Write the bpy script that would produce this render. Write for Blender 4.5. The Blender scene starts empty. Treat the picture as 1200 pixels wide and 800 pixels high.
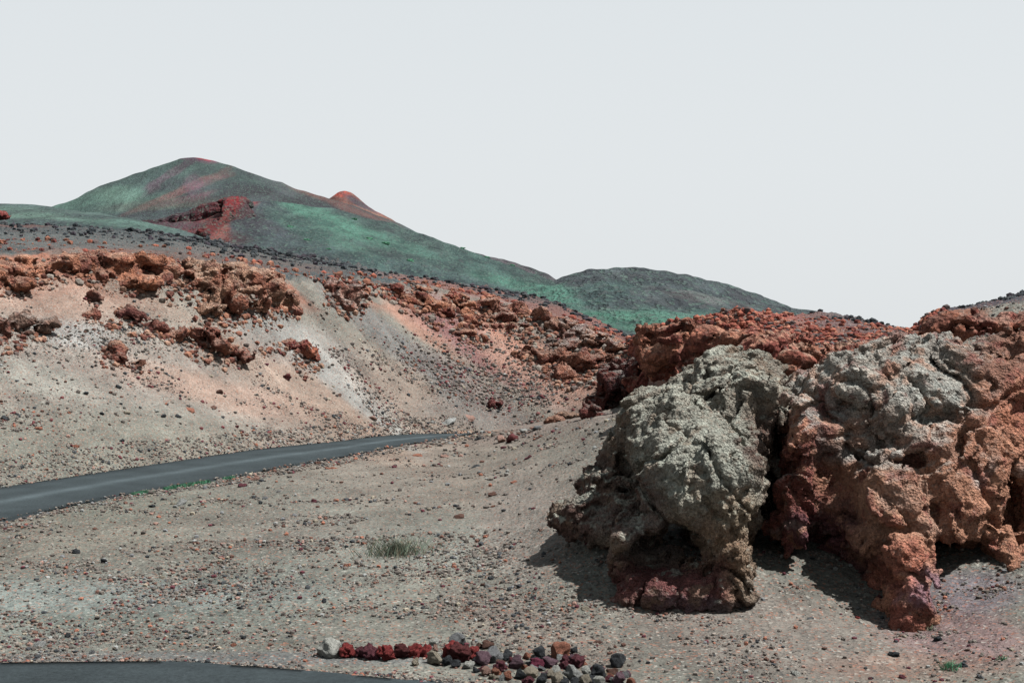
import bpy, math, random
import numpy as np
R = math.radians
F = 1500.0            # focal length in px of a 1200 px wide picture
EYE = 5.0             # eye height above the lower road
scene = bpy.context.scene
col = scene.collection
# ------------------------------------------------------------------ camera, sky, sun, exposure
cam = bpy.data.cameras.new('camera'); cam.lens = 45.0; cam.sensor_width = 36.0
cam.clip_start = 0.1; cam.clip_end = 30000
camo = bpy.data.objects.new('camera', cam); col.objects.link(camo)
camo.location = (0, 0, EYE); camo.rotation_euler = (R(90), 0, 0)
scene.camera = camo
TOSUN = np.array([0.46, -0.12, 0.88]); TOSUN = TOSUN/np.linalg.norm(TOSUN)
SUN_EL = math.asin(TOSUN[2]); SUN_AZ = math.atan2(TOSUN[0], TOSUN[1])
w = bpy.data.worlds.new('World'); scene.world = w; w.use_nodes = True
nt = w.node_tree; nt.nodes.clear()
out = nt.nodes.new('ShaderNodeOutputWorld'); bg = nt.nodes.new('ShaderNodeBackground')
sky = nt.nodes.new('ShaderNodeTexSky'); sky.sky_type = 'NISHITA'; sky.sun_disc = False
sky.sun_elevation = SUN_EL; sky.sun_rotation = SUN_AZ
sky.dust_density = 4.0; sky.ozone_density = 1.0; sky.air_density = 1.0
hs = nt.nodes.new('ShaderNodeHueSaturation'); hs.inputs['Saturation'].default_value = 0.10
mx = nt.nodes.new('ShaderNodeMix'); mx.data_type = 'RGBA'; mx.inputs[0].default_value = 0.9
# thin bright overcast veil: pale, slightly brighter at the horizon
tc = nt.nodes.new('ShaderNodeTexCoord'); sp = nt.nodes.new('ShaderNodeSeparateXYZ')
rp = nt.nodes.new('ShaderNodeValToRGB')
rp.color_ramp.elements[0].position = 0.0; rp.color_ramp.elements[0].color = (5.42, 5.62, 5.72, 1)
rp.color_ramp.elements[1].position = 0.30; rp.color_ramp.elements[1].color = (4.98, 5.3, 5.5, 1)
e = rp.color_ramp.elements.new(0.5); e.color = (2.7, 3.1, 3.4, 1)
e = rp.color_ramp.elements.new(1.0); e.color = (1.0, 1.25, 1.5, 1)
nt.links.new(tc.outputs['Generated'], sp.inputs[0]); nt.links.new(sp.outputs['Z'], rp.inputs[0])
nt.links.new(sky.outputs[0], hs.inputs['Color'])
nt.links.new(hs.outputs[0], mx.inputs['A']); nt.links.new(rp.outputs[0], mx.inputs['B'])
nt.links.new(mx.outputs['Result'], bg.inputs['Color'])
bg.inputs['Strength'].default_value = 0.075
nt.links.new(bg.outputs[0], out.inputs[0])
sun = bpy.data.lights.new('sun', 'SUN'); sun.energy = 5.0; sun.angle = R(0.5); sun.color = (1.0, 0.975, 0.945)
suno = bpy.data.objects.new('sun', sun); col.objects.link(suno)
from mathutils import Vector
suno.rotation_euler = Vector(TOSUN).to_track_quat('Z', 'Y').to_euler()
scene.view_settings.view_transform = 'Standard'; scene.view_settings.look = 'None'
scene.view_settings.gamma = 1.0; scene.view_settings.exposure = 1.0
scene.view_settings.use_curve_mapping = False

# ------------------------------------------------------------------ helpers
rng = np.random.default_rng(7)
random.seed(7)
def lin(c):
    c = np.asarray(c, float)/255.0
    return np.where(c <= 0.04045, c/12.92, ((c+0.055)/1.055)**2.4)
K = 0.50
def A(r, g, b):                         # sunlit look -> albedo
    c = lin((r, g, b)); y = c@np.array([.21, .72, .07])
    return (c*0.92+y*0.08)*K
_perm = np.random.default_rng(3).permutation(4096).astype(np.int32)
_perm = np.concatenate([_perm, _perm])
_g = np.random.default_rng(4).normal(size=(4096, 3)).astype(np.float32)
_g /= np.linalg.norm(_g, axis=1)[:, None]
_u = np.random.default_rng(5).random((4096, 3)).astype(np.float32)
def _hash(ix, iy, iz):
    return _perm[(_perm[(_perm[ix & 4095] + iy) & 4095] + iz) & 4095]
from concurrent.futures import ThreadPoolExecutor
_pool = ThreadPoolExecutor(4)
def chunked(fn):
    def run(p, s=0):
        p = np.asarray(p, np.float32); n = len(p)
        if n < 8000: return fn(p, s)
        k = max(4, n//60000); parts = np.array_split(p, k)
        res = list(_pool.map(lambda q: fn(q, s), parts))
        if isinstance(res[0], tuple): return tuple(np.concatenate([r[i] for r in res]) for i in range(len(res[0])))
        return np.concatenate(res)
    return run
@chunked
def noise(p, s=0):
    """gradient noise of an (n,3) array, about -0.8..0.8"""
    p = np.asarray(p, np.float32) + np.float32(s*17.31 + 300)
    ip = np.floor(p).astype(np.int32); f = p - ip
    u = f*f*f*(f*(f*6-15)+10)
    r = None
    acc = np.zeros(len(p), np.float32)
    for dx in (0, 1):
        wx = u[:, 0] if dx else 1-u[:, 0]
        for dy in (0, 1):
            wy = u[:, 1] if dy else 1-u[:, 1]
            for dz in (0, 1):
                wz = u[:, 2] if dz else 1-u[:, 2]
                g = _g[_hash(ip[:, 0]+dx, ip[:, 1]+dy, ip[:, 2]+dz)]
                d = g[:, 0]*(f[:, 0]-dx) + g[:, 1]*(f[:, 1]-dy) + g[:, 2]*(f[:, 2]-dz)
                acc += wx*wy*wz*d
    return acc*1.5
def fbm(p, oct=4, s=0, gain=0.5, lac=2.03):
    a = 1.0; t = 0; q = np.asarray(p, np.float32)
    for i in range(oct):
        t = t + a*noise(q, s+i*1.7); a *= gain; q = q*np.float32(lac)
    return t
@chunked
def worley(p, s=0):
    """approximate distance to the nearest feature point, plus a per-cell random"""
    p = np.asarray(p, np.float32) + np.float32(s*13.7 + 200)
    ip = np.floor(p-0.5).astype(np.int32)
    best = np.full(len(p), 9, np.float32); rid = np.zeros(len(p), np.float32)
    for dx in (0, 1):
        for dy in (0, 1):
            for dz in (0, 1):
                cx = ip[:, 0]+dx; cy = ip[:, 1]+dy; cz = ip[:, 2]+dz
                j = _u[_hash(cx, cy, cz)]
                d = (p[:, 0]-cx-0.15-0.7*j[:, 0])**2 + (p[:, 1]-cy-0.15-0.7*j[:, 1])**2 + (p[:, 2]-cz-0.15-0.7*j[:, 2])**2
                m = d < best
                best = np.where(m, d, best); rid = np.where(m, j[:, 0], rid)
    return np.sqrt(best), rid
def W(px, py, Y):                       # a point of the place, from where it is seen and how far off it is
    return np.array([(px-600)/F*Y, Y, EYE-(py-400)/F*Y])
def pxy(P):
    Y = np.maximum(P[..., 1], 0.5)
    return P[..., 0]/Y*F+600, 400-(P[..., 2]-EYE)/Y*F
def sstep(a, b, x):
    t = np.clip((x-a)/(b-a), 0, 1); return t*t*(3-2*t)
def tag(o, label=None, cat=None, group=None, kind=None):
    if label: o['label'] = label
    if cat: o['category'] = cat
    if group: o['group'] = group
    if kind: o['kind'] = kind
    return o
def mesh_np(name, V, Fc, mat, colr=None, smooth=True, parent=None):
    me = bpy.data.meshes.new(name)
    V = np.asarray(V, np.float32); Fc = np.asarray(Fc, np.int32)
    n = Fc.shape[1]
    me.vertices.add(len(V)); me.vertices.foreach_set('co', V.ravel())
    me.loops.add(Fc.size); me.loops.foreach_set('vertex_index', Fc.ravel())
    me.polygons.add(len(Fc))
    me.polygons.foreach_set('loop_start', np.arange(0, Fc.size, n, dtype=np.int32))
    me.polygons.foreach_set('use_smooth', np.full(len(Fc), smooth))
    me.update(calc_edges=True)
    if colr is not None:
        a = me.attributes.new('tint', 'FLOAT_COLOR', 'POINT')
        c4 = np.ones((len(V), 4), np.float32); c4[:, :3] = colr
        a.data.foreach_set('color', c4.ravel())
    me.materials.append(mat)
    o = bpy.data.objects.new(name, me); col.objects.link(o)
    if parent: o.parent = parent
    return o

# ------------------------------------------------------------------ materials
def new_mat(name, rough=0.95):
    m = bpy.data.materials.new(name); m.use_nodes = True
    t = m.node_tree; b = t.nodes['Principled BSDF']
    b.inputs['Roughness'].default_value = rough
    b.inputs['Specular IOR Level'].default_value = 0.15
    return m, t, b
def nd(t, kind, **kw):
    n = t.nodes.new(kind)
    for k, v in kw.items():
        if k in n.inputs: n.inputs[k].default_value = v
        else: setattr(n, k, v)
    return n
def mix(t, a, b, f, mode='MIX'):
    n = t.nodes.new('ShaderNodeMix'); n.data_type = 'RGBA'; n.blend_type = mode
    for key, v in (('A', a), ('B', b)):
        if isinstance(v, (tuple, list)): n.inputs[key].default_value = (*v[:3], 1)
        else: t.links.new(v, n.inputs[key])
    if isinstance(f, float): n.inputs[0].default_value = f
    else: t.links.new(f, n.inputs[0])
    return n.outputs['Result']
def ramp(t, src, stops):
    n = t.nodes.new('ShaderNodeValToRGB'); cr = n.color_ramp
    while len(cr.elements) < len(stops): cr.elements.new(0.5)
    for e, (p, c) in zip(cr.elements, stops):
        e.position = p; e.color = (c, c, c, 1) if isinstance(c, (int, float)) else (*c, 1)
    t.links.new(src, n.inputs[0]); return n.outputs[0]
def texco(t, scale=1.0, dist=None):
    c = t.nodes.new('ShaderNodeTexCoord'); m = t.nodes.new('ShaderNodeMapping')
    m.inputs['Scale'].default_value = (scale,)*3 if isinstance(scale, (int, float)) else scale
    t.links.new(c.outputs['Object'], m.inputs[0]); return m.outputs[0]
def rocky_material(name, speck=0.5, scales=(1.2, 5, 16), cells=9.0, cells2=25.0, bump=(0.10, 0.05, 0.03), contrast=0.45,
                   palette=None, use_object_color=False, stretch=(1, 1, 1), pal_amt=0.35, rough=0.95):
    m, t, b = new_mat(name, rough)
    co = texco(t, stretch)
    if use_object_color:
        oi = t.nodes.new('ShaderNodeObjectInfo'); base = oi.outputs['Color']
    else:
        at = t.nodes.new('ShaderNodeAttribute'); at.attribute_name = 'tint'; base = at.outputs['Color']
    n1 = nd(t, 'ShaderNodeTexNoise', Scale=scales[0], Detail=6.0, Roughness=0.65); t.links.new(co, n1.inputs['Vector'])
    n2 = nd(t, 'ShaderNodeTexNoise', Scale=scales[1], Detail=7.0, Roughness=0.7); t.links.new(co, n2.inputs['Vector'])
    n3 = nd(t, 'ShaderNodeTexNoise', Scale=scales[2], Detail=5.0, Roughness=0.75); t.links.new(co, n3.inputs['Vector'])
    v1 = ramp(t, n1.outputs['Fac'], [(0.25, 1-contrast), (0.75, 1+contrast)])
    c = mix(t, base, v1, 1.0, 'MULTIPLY')
    v2 = ramp(t, n2.outputs['Fac'], [(0.3, 1-contrast), (0.7, 1+contrast)])
    c = mix(t, c, v2, 1.0, 'MULTIPLY')
    v3 = ramp(t, n3.outputs['Fac'], [(0.32, 1-contrast*1.1), (0.68, 1+contrast*1.1)])
    c = mix(t, c, v3, 1.0, 'MULTIPLY')
    # grains: single colours out of the palette in cells
    vo = nd(t, 'ShaderNodeTexVoronoi', Scale=cells2); t.links.new(co, vo.inputs['Vector'])
    sepc = t.nodes.new('ShaderNodeSeparateColor'); t.links.new(vo.outputs['Color'], sepc.inputs[0])
    if palette:
        pn = t.nodes.new('ShaderNodeValToRGB'); pn.color_ramp.interpolation = 'CONSTANT'
        while len(pn.color_ramp.elements) < len(palette): pn.color_ramp.elements.new(0.5)
        for i, (e, pc) in enumerate(zip(pn.color_ramp.elements, palette)):
            e.position = i/len(palette); e.color = (*pc, 1)
        t.links.new(sepc.outputs[0], pn.inputs[0])
        gate = ramp(t, sepc.outputs[1], [(1-speck, 0.0), (1-speck+0.02, 1.0)])
        gm = t.nodes.new('ShaderNodeMath'); gm.operation = 'MULTIPLY'; gm.inputs[1].default_value = pal_amt
        t.links.new(gate, gm.inputs[0])
        c = mix(t, c, pn.outputs[0], gm.outputs[0])
    t.links.new(c, b.inputs['Base Color'])
    # relief
    v = nd(t, 'ShaderNodeTexVoronoi', Scale=cells); t.links.new(co, v.inputs['Vector'])
    prev = None
    for src, dist, stg in ((n2.outputs['Fac'], bump[0], 1.0), (v.outputs['Distance'], bump[1], 1.0), (n3.outputs['Fac'], bump[2], 1.0), (vo.outputs['Distance'], bump[2]*0.6, 1.0)):
        bn = t.nodes.new('ShaderNodeBump'); bn.inputs['Distance'].default_value = dist; bn.inputs['Strength'].default_value = stg
        t.links.new(src, bn.inputs['Height'])
        if prev: t.links.new(prev, bn.inputs['Normal'])
        prev = bn.outputs[0]
    t.links.new(prev, b.inputs['Normal'])
    return m
PAL = [tuple(A(70, 72, 74)), tuple(A(176, 120, 96)), tuple(A(190, 186, 176)), tuple(A(96, 66, 60)), tuple(A(140, 132, 122)), tuple(A(60, 66, 70)), tuple(A(160, 100, 74))]
M_ground = rocky_material('gravel_ground', speck=0.32, scales=(0.35, 2.2, 11), cells=7, cells2=22, bump=(0.05, 0.03, 0.02), contrast=0.22, palette=PAL, pal_amt=0.55)
M_rock = rocky_material('volcanic_rock', speck=0.25, scales=(0.8, 3.5, 13), cells=6, cells2=20, bump=(0.16, 0.10, 0.09), contrast=0.30, palette=PAL, pal_amt=0.25)
M_crag = rocky_material('far_crag_rock', speck=0.3, scales=(0.4, 1.6, 6), cells=2.5, cells2=8, bump=(0.40, 0.25, 0.2), contrast=0.30, palette=PAL, pal_amt=0.3)
M_hill = rocky_material('hill_scrub', speck=0.4, scales=(0.008, 0.06, 0.45), cells=0.2, cells2=0.9, bump=(3.5, 1.5, 1.2), contrast=0.22, stretch=(1, 0.4, 1),
                        palette=[tuple(A(78, 108, 98)), tuple(A(70, 78, 80)), tuple(A(104, 132, 118)), tuple(A(92, 96, 96))], pal_amt=0.45)
M_stone = rocky_material('loose_stone', speck=0.2, scales=(3, 9, 30), cells=14, cells2=40, bump=(0.05, 0.02, 0.01), contrast=0.3, use_object_color=True)
M_pebble = rocky_material('pebbles', speck=0.2, scales=(3, 9, 30), cells=14, cells2=40, bump=(0.02, 0.01, 0.01), contrast=0.2)

def asphalt_material():
    m, t, b = new_mat('asphalt', 0.98); b.inputs['Specular IOR Level'].default_value = 0.04
    co = texco(t)
    at = t.nodes.new('ShaderNodeAttribute'); at.attribute_name = 'tint'
    n1 = nd(t, 'ShaderNodeTexNoise', Scale=0.5, Detail=5.0, Roughness=0.6); t.links.new(co, n1.inputs['Vector'])
    n2 = nd(t, 'ShaderNodeTexNoise', Scale=14.0, Detail=6.0, Roughness=0.8); t.links.new(co, n2.inputs['Vector'])
    c = mix(t, at.outputs['Color'], ramp(t, n1.outputs['Fac'], [(0.3, 0.78), (0.7, 1.22)]), 1.0, 'MULTIPLY')
    c = mix(t, c, ramp(t, n2.outputs['Fac'], [(0.3, 0.62), (0.7, 1.38)]), 1.0, 'MULTIPLY')
    t.links.new(c, b.inputs['Base Color'])
    bn = t.nodes.new('ShaderNodeBump'); bn.inputs['Distance'].default_value = 0.01
    t.links.new(n2.outputs['Fac'], bn.inputs['Height']); t.links.new(bn.outputs[0], b.inputs['Normal'])
    return m
M_road = asphalt_material()
def plant_material():
    m, t, b = new_mat('plant_leaf', 0.8)
    oi = t.nodes.new('ShaderNodeAttribute'); oi.attribute_name = 'tint'
    t.links.new(oi.outputs['Color'], b.inputs['Base Color'])
    return m
M_plant = plant_material()

# ------------------------------------------------------------------ terrain
# each line runs across the place: (bearing as px, height as py or ('z', z), distance)
def L(pts):
    a = []
    for px, py, Y in pts:
        z = py[1] if isinstance(py, tuple) else EYE-(py-400)/F*Y
        a.append((px, Y, z))
    return np.array(a, float)
def lay_eval(lay, px):
    return np.interp(px, lay[:, 0], lay[:, 1]), np.interp(px, lay[:, 0], lay[:, 2])
near_edge = L([(-3000, ('z', 0), 10), (-1000, ('z', 0), 17), (-300, 690, 25.9), (-100, 637, 31.6), (0, 613, 35.2), (100, 590, 39.5), (200, 572, 43.6),
               (280, 559, 47.2), (400, 537, 55.8), (500, 518, 68.6), (548, 509.5, 76.7), (562, 506, 75), (600, 503, 70), (650, 497, 63), (700, 489, 54),
               (760, 478, 46), (900, ('z', 3.2), 38), (1050, ('z', 4.0), 35), (1200, ('z', 4.4), 34), (1500, ('z', 4), 33), (3600, ('z', 2), 20)])
far_edge = L([(-3000, ('z', 0), 13), (-1000, ('z', 0), 22), (-300, 615, 34.9), (-100, 587, 40), (0, 572, 43.6), (100, 557, 47.8), (200, 542, 52.8),
              (300, 527, 60.2), (400, 517, 66.7), (440, 511.6, 71.9), (485, 508.6, 76), (536, 508, 77.8), (562, ('z', -1.0), 82), (600, 499, 84), (660, 489, 84),
              (700, 482, 82), (745, 474, 76), (775, 466, 50), (900, ('z', 4.0), 41), (1050, ('z', 4.8), 38), (1200, ('z', 5.2), 37), (1500, ('z', 5), 36), (3600, ('z', 2.5), 23)])
rim = L([(-3000, ('z', 8), 30), (-1000, ('z', 9), 45), (-300, 306, 60), (0, 301, 66), (100, 299, 70), (200, 305, 74), (300, 318, 79), (350, 330, 84), (400, 327, 90),
         (450, 333, 95), (500, 338, 99), (560, 349, 101), (620, 364, 101), (680, 382, 99), (735, 400, 95), (757, 395, 80), (775, 385, 52), (800, 377, 50), (850, 370, 50), (900, 371, 49), (960, 384, 47),
         (1010, 390, 45), (1062, 393, 43), (1090, 372, 41), (1140, 362, 41), (1200, 352, 41), (1400, 335, 42), (3600, ('z', 6), 30)])
crest = L([(-3000, ('z', 14), 60), (-1000, ('z', 16), 100), (-300, 258, 150), (0, 263, 150), (100, 266, 150), (200, 276, 150), (260, 286, 150), (350, 301, 150), (450, 319, 150), (550, 335, 148),
           (640, 351, 140), (700, 375, 120), (740, 397, 100), (800, 392, 80), (900, 378, 80), (960, 366, 80), (1000, 372, 76), (1050, 383, 72), (1075, 391, 66), (1100, 373, 60), (1150, 359, 58), (1200, 347, 56),
           (1400, 330, 60), (3600, ('z', 8), 50)])
low = L([(-3000, ('z', 0), 7), (600, ('z', 0), 10), (3600, ('z', 0), 7)])
road_edge = L([(-3000, ('z', 0), 9), (-1000, ('z', 0), 17), (-300, ('z', 0), 19.6), (0, ('z', 0), 19.84), (190, ('z', 0), 19.95), (330, ('z', 0), 19.5), (460, ('z', 0), 18.9), (560, ('z', 0), 18.4), (700, ('z', 0), 17.4),
               (1000, ('z', 0), 15), (1500, ('z', 0), 12), (3600, ('z', 0), 8)])
mid1 = L([(-3000, ('z', 0), 9.6), (-1000, ('z', 0.05), 17.0), (-300, ('z', 0.1), 21), (0, ('z', 0.1), 23), (400, ('z', 0.05), 24), (700, ('z', 0.10), 23), (850, ('z', 0.18), 22.5), (1000, ('z', 0.10), 22.5), (1070, ('z', 0.08), 22.0),
          (1200, ('z', 0.55), 23), (1500, ('z', 0.7), 22), (3600, ('z', 0), 12)])
mid2 = L([(-3000, ('z', 0), 9.8), (-1000, ('z', 0.05), 17.3), (-300, ('z', 0.12), 23), (0, ('z', 0.15), 28), (300, ('z', 0.1), 31), (580, ('z', 0.3), 32), (650, ('z', 0.78), 29), (700, ('z', 1.05), 27.5), (760, ('z', 1.0), 27.5), (850, ('z', 0.9), 27.5), (950, ('z', 0.95), 26.5), (1070, ('z', 0.9), 26),
          (1200, ('z', 1.3), 26.5), (1500, ('z', 2), 26), (3600, ('z', 0.3), 15)])
bank = L([(-3000, ('z', 3.2), 3), (3600, ('z', 3.2), 3)])
beyond = L([(-3000, ('z', 2), 300), (3600, ('z', 2), 300)])
horizon = L([(-3000, ('z', -5), 9000), (3600, ('z', -5), 9000)])
pxs = np.concatenate([np.linspace(-3000, -500, 26)[:-1], np.linspace(-500, -90, 60)[:-1], np.linspace(-90, 1290, 960), np.linspace(1290, 1700, 60)[1:], np.linspace(1700, 3600, 22)[1:]])
# smooth each line a little along its bearing so no creases stand out
def smooth_line(v, k):
    if k < 1: return v
    pad = np.concatenate([np.repeat(v[0], k), v, np.repeat(v[-1], k)])
    ker = np.hanning(2*k+3)[1:-1]; ker /= ker.sum()
    return np.convolve(pad, ker, 'valid')
stack = [(bank, 6, 0), (low, 10, 0), (road_edge, 60, 0), (mid1, 90, 25), (mid2, 90, 25), (near_edge, 26, 4), (far_edge, 150, 4), (rim, 50, 8), (crest, 8, 8), (beyond, 8, 0), (horizon, 0, 0)]
lines = []
for lay, n, k in stack:
    Y, z = lay_eval(lay, pxs)
    lines.append((smooth_line(Y, k), smooth_line(z, k)))
rowsY, rowsZ, rowtag = [], [], []
for i in range(len(stack)-1):
    n = stack[i][1]; (Y0, z0), (Y1, z1) = lines[i], lines[i+1]
    for j in range(n):
        t = j/n
        zz = z0+(z1-z0)*t
        if i == 6: zz = zz - 0.9*np.sin(np.pi*t)*0.8*sstep(600, 450, pxs) - 0.25*np.sin(np.pi*t)      # talus is a little hollow
        if i == 5: zz = zz - 0.05*min(1, min(t, 1-t)*20)*(pxs < 575)
        if i in (1,): zz = zz - 0.05*min(1, min(t, 1-t)*20)
        rowsY.append(Y0+(Y1-Y0)*t); rowsZ.append(zz); rowtag.append(i+t)
rowsY.append(lines[-1][0]); rowsZ.append(lines[-1][1]); rowtag.append(len(stack)-1)
rowtag = np.array(rowtag)
TY = np.array(rowsY).T; TZ = np.array(rowsZ).T             # [column, row]
TX = (pxs[:, None]-600)/F*TY
T = np.stack([TX, TY, TZ], -1)
nc, nr = TY.shape
P = T.reshape(-1, 3).astype(np.float32)
tagg = np.broadcast_to(rowtag[None, :], (nc, nr)).ravel()
amp = np.interp(tagg, [0, 1.9, 2.05, 3, 4.6, 5.0, 6.0, 6.08, 6.6, 7, 7.3, 8, 9, 10], [0, 0, .5, 1, 1, 0.0, 0.0, .8, 1.5, 1.5, 1.6, 2.5, 1, 0])
PXc = np.broadcast_to(pxs[:, None], (nc, nr)).ravel()
amp = np.where((PXc > 575) & (tagg > 4.5) & (tagg < 6.2), 1.0, amp)
Q = P*np.array([1, 1, 0.3], np.float32)
dz = amp*(0.10*fbm(Q*0.35, 3, 1) + 0.035*fbm(Q*1.6, 3, 2) + 0.018*fbm(Q*6.0, 2, 3))
slope_m = sstep(6.1, 6.5, tagg)*sstep(7.6, 7.0, tagg)
# talus: runnels down the fall line, crusty ledges near the rim
fall = P[:, 0]*0.86+P[:, 1]*(-0.5)
across = P[:, 0]*0.5+P[:, 1]*0.86
run = fbm(np.stack([fall*0.10, across*0.55, 0*fall], 1), 4, 9)
dz = dz + slope_m*0.28*run
ledge = np.maximum(0, fbm(P*np.array([.45, .45, 1.1], np.float32), 4, 12))
dz = dz + 0.4*ledge*sstep(6.55, 6.95, tagg)*sstep(7.12, 7.0, tagg)
rubble, _ = worley(P*0.9, 4)
dz = dz + sstep(7.6, 8.0, tagg)*sstep(8.3, 8.0, tagg)*(0.55-rubble)*np.clip(P[:, 1]/150, 0, 1)**2*1.6*np.maximum(0, 0.35+fbm(P*0.08, 2, 5))
P[:, 2] += dz.astype(np.float32)
T = P.reshape(nc, nr, 3)
vx, vy = pxy(T)
vis_py = vy.copy()
def hit(px, py, upto=7.3):
    """the ground point first met along a bearing at picture height py"""
    c = np.interp(px, pxs, np.arange(nc)); c0 = int(c); c1 = min(c0+1, nc-1); f = c-c0
    colp = T[c0]*(1-f)+T[c1]*f
    yy = 400-(colp[:, 2]-EYE)/colp[:, 1]*F
    s = np.searchsorted(rowtag, 1.0); e = np.searchsorted(rowtag, upto)
    for r in range(s, e):
        if yy[r+1] <= py < yy[r]:
            g = (yy[r]-py)/(yy[r]-yy[r+1]); return colp[r]*(1-g)+colp[r+1]*g
    r = s+int(np.argmin(np.abs(yy[s:e]-py))); return colp[r]
def ground_z(x, y):
    px = x/y*F+600; c = np.interp(px, pxs, np.arange(nc)); c0 = int(c)
    return float(np.interp(y, T[c0, :, 1], T[c0, :, 2]))

# colours of the ground, placed where the place shows them
def paint(PX, PY, Pw, base, patches, sc=0.05, wob=18, seed=0):
    c = np.tile(base, (len(PX), 1)).astype(np.float32)
    nx = fbm(Pw*np.float32(sc), 4, 20+seed); ny = fbm(Pw*np.float32(sc), 4, 31+seed)
    X = PX+wob*nx; Y = PY+wob*ny*0.6
    for (x, y, rx, ry, ang, colr, s) in patches:
        ca, sa = math.cos(R(ang)), math.sin(R(ang))
        dx = X-x; dy = Y-y
        u = (dx*ca+dy*sa)/rx; v = (-dx*sa+dy*ca)/ry
        m = np.clip(s*sstep(1.35, 0.55, np.sqrt(u*u+v*v)), 0, 1)[:, None]
        c = c*(1-m)+np.asarray(colr)*m
    return c
PXv, PYv = vx.ravel(), vy.ravel()
tan_, pink, pale, dark = A(150, 133, 120), A(168, 135, 118), A(158, 162, 160), A(82, 88, 92)
gc = paint(PXv, PYv, P, A(126, 125, 116), [
    (250, 470, 420, 75, 4, A(147, 134, 122), 1), (150, 430, 260, 70, 10, A(148, 142, 134), .8), (80, 500, 200, 45, 0, A(128, 128, 120), .8),
    (380, 470, 190, 30, 33, A(158, 136, 120), .7), (250, 455, 120, 20, 15, A(166, 138, 122), .7),
    (330, 395, 95, 26, 25, A(150, 152, 150), .55), (420, 470, 110, 9, 38, A(152, 158, 156), .6), (90, 390, 60, 16, 5, A(158, 160, 158), .7), (400, 450, 120, 16, 40, A(160, 162, 158), .6),
    (60, 350, 110, 24, 5, A(164, 134, 118), .7), (150, 340, 70, 20, 20, A(162, 134, 118), .6), (30, 440, 90, 20, 8, A(132, 134, 126), .7),
    (470, 410, 150, 17, 38, A(112, 114, 112), .95), (560, 455, 80, 18, 30, A(112, 104, 102), .7), (500, 385, 60, 12, 38, A(170, 130, 112), .9),
    (575, 405, 110, 24, 32, A(138, 92, 92), .9), (640, 425, 90, 30, 30, A(168, 132, 116), .9), (600, 385, 60, 12, 25, A(172, 124, 104), .8),
    (560, 480, 80, 16, 5, A(112, 108, 104), .7), (540, 503, 60, 5, 0, A(176, 138, 112), .8),
    (100, 690, 300, 60, 0, A(118, 126, 119), .8), (80, 610, 220, 40, 0, A(118, 122, 110), .7), (80, 520, 220, 40, 0, A(128, 130, 118), .5), (120, 690, 260, 20, 0, A(140, 148, 144), .6), (60, 640, 220, 30, 3, A(128, 122, 112), .6), (300, 620, 160, 24, 4, A(126, 120, 112), .5), (520, 640, 160, 26, 0, A(136, 140, 132), .5), (560, 570, 200, 30, 0, A(136, 128, 118), .7),
    (620, 620, 60, 60, 0, A(138, 130, 122), .9), (640, 740, 120, 30, 20, A(138, 126, 116), .7), (900, 740, 180, 60, 10, A(136, 127, 119), .9),
    (200, 768, 400, 10, 0, A(118, 120, 120), .8), (1130, 740, 90, 40, 10, A(140, 112, 112), .8), (1150, 690, 60, 25, 0, A(128, 118, 128), .7), (1080, 780, 120, 18, 0, A(150, 118, 104), .5),
    (640, 500, 90, 14, -10, A(140, 126, 118), .8), (870, 415, 220, 50, 0, A(156, 100, 80), .95), (1080, 395, 60, 20, 0, A(150, 90, 74), .8)], wob=22)
# above the rim: dark ash with orange crumbs; orange scree on the right rim; dark lava on the far right
nz = fbm(P*np.float32(0.12), 4, 40); n2 = fbm(P*np.float32(0.5), 3, 41)
m_pl = (sstep(6.97, 7.05, tagg))[:, None]
plateau = paint(PXv, PYv, P, A(54, 72, 76), [(100, 285, 260, 9, 3, A(88, 98, 98), .6), (30, 258, 40, 10, 0, A(120, 70, 62), .5), (520, 335, 120, 8, 15, A(84, 92, 94), .7), (200, 303, 190, 5, 4, A(140, 92, 74), .35), (120, 300, 60, 5, 0, A(160, 92, 66), .4),
    (600, 352, 170, 10, 14, A(140, 84, 72), .6), (250, 300, 110, 12, 5, A(84, 80, 78), .6), (870, 385, 160, 22, 0, A(168, 84, 66), 1), (820, 380, 60, 14, 0, A(150, 66, 60), .7), (980, 382, 60, 14, 5, A(88, 84, 86), .8), (1000, 365, 70, 14, 10, A(76, 80, 84), .9),
    (1110, 380, 50, 14, 0, A(168, 92, 72), .9), (1165, 372, 90, 30, 0, A(62, 58, 66), .95)], wob=16, seed=2)
gc = gc*(1-m_pl)+plateau*m_pl
ol = (sstep(0.12, 0.3, nz+0.3*n2)*sstep(6.78, 6.92, tagg)*sstep(7.1, 7.0, tagg))[:, None]*0.85
gc = gc*(1-ol)+A(160, 104, 82)*ol
pt = fbm(P*np.array([.25, .25, .25], np.float32), 4, 45); pf = fbm(P*np.array([.9, .5, .9], np.float32), 4, 46)
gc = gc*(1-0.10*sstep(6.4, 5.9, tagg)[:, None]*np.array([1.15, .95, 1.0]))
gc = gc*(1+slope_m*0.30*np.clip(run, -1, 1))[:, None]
gc = gc*(1+0.22*np.clip(pt, -1, 1)+0.16*np.clip(pf, -1, 1))[:, None]
ii = np.arange(nc-1)[:, None]*nr+np.arange(nr-1)[None, :]
quads = np.stack([ii, ii+nr, ii+nr+1, ii+1], -1).reshape(-1, 4)
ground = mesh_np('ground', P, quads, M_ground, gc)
tag(ground, 'gravelly volcanic ground and ash slopes around the roads', kind='structure')
bv = [(-9, 3.02, 3.17), (9, 3.02, 3.17), (60, -60, 3.1), (-60, -60, 3.1)]
o = mesh_np('roadside_bank', np.array([(x/1.0, y, z) for x, y, z in bv]), [(0, 1, 2, 3)], M_ground, np.tile(A(130, 124, 116), (4, 1)))
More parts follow.
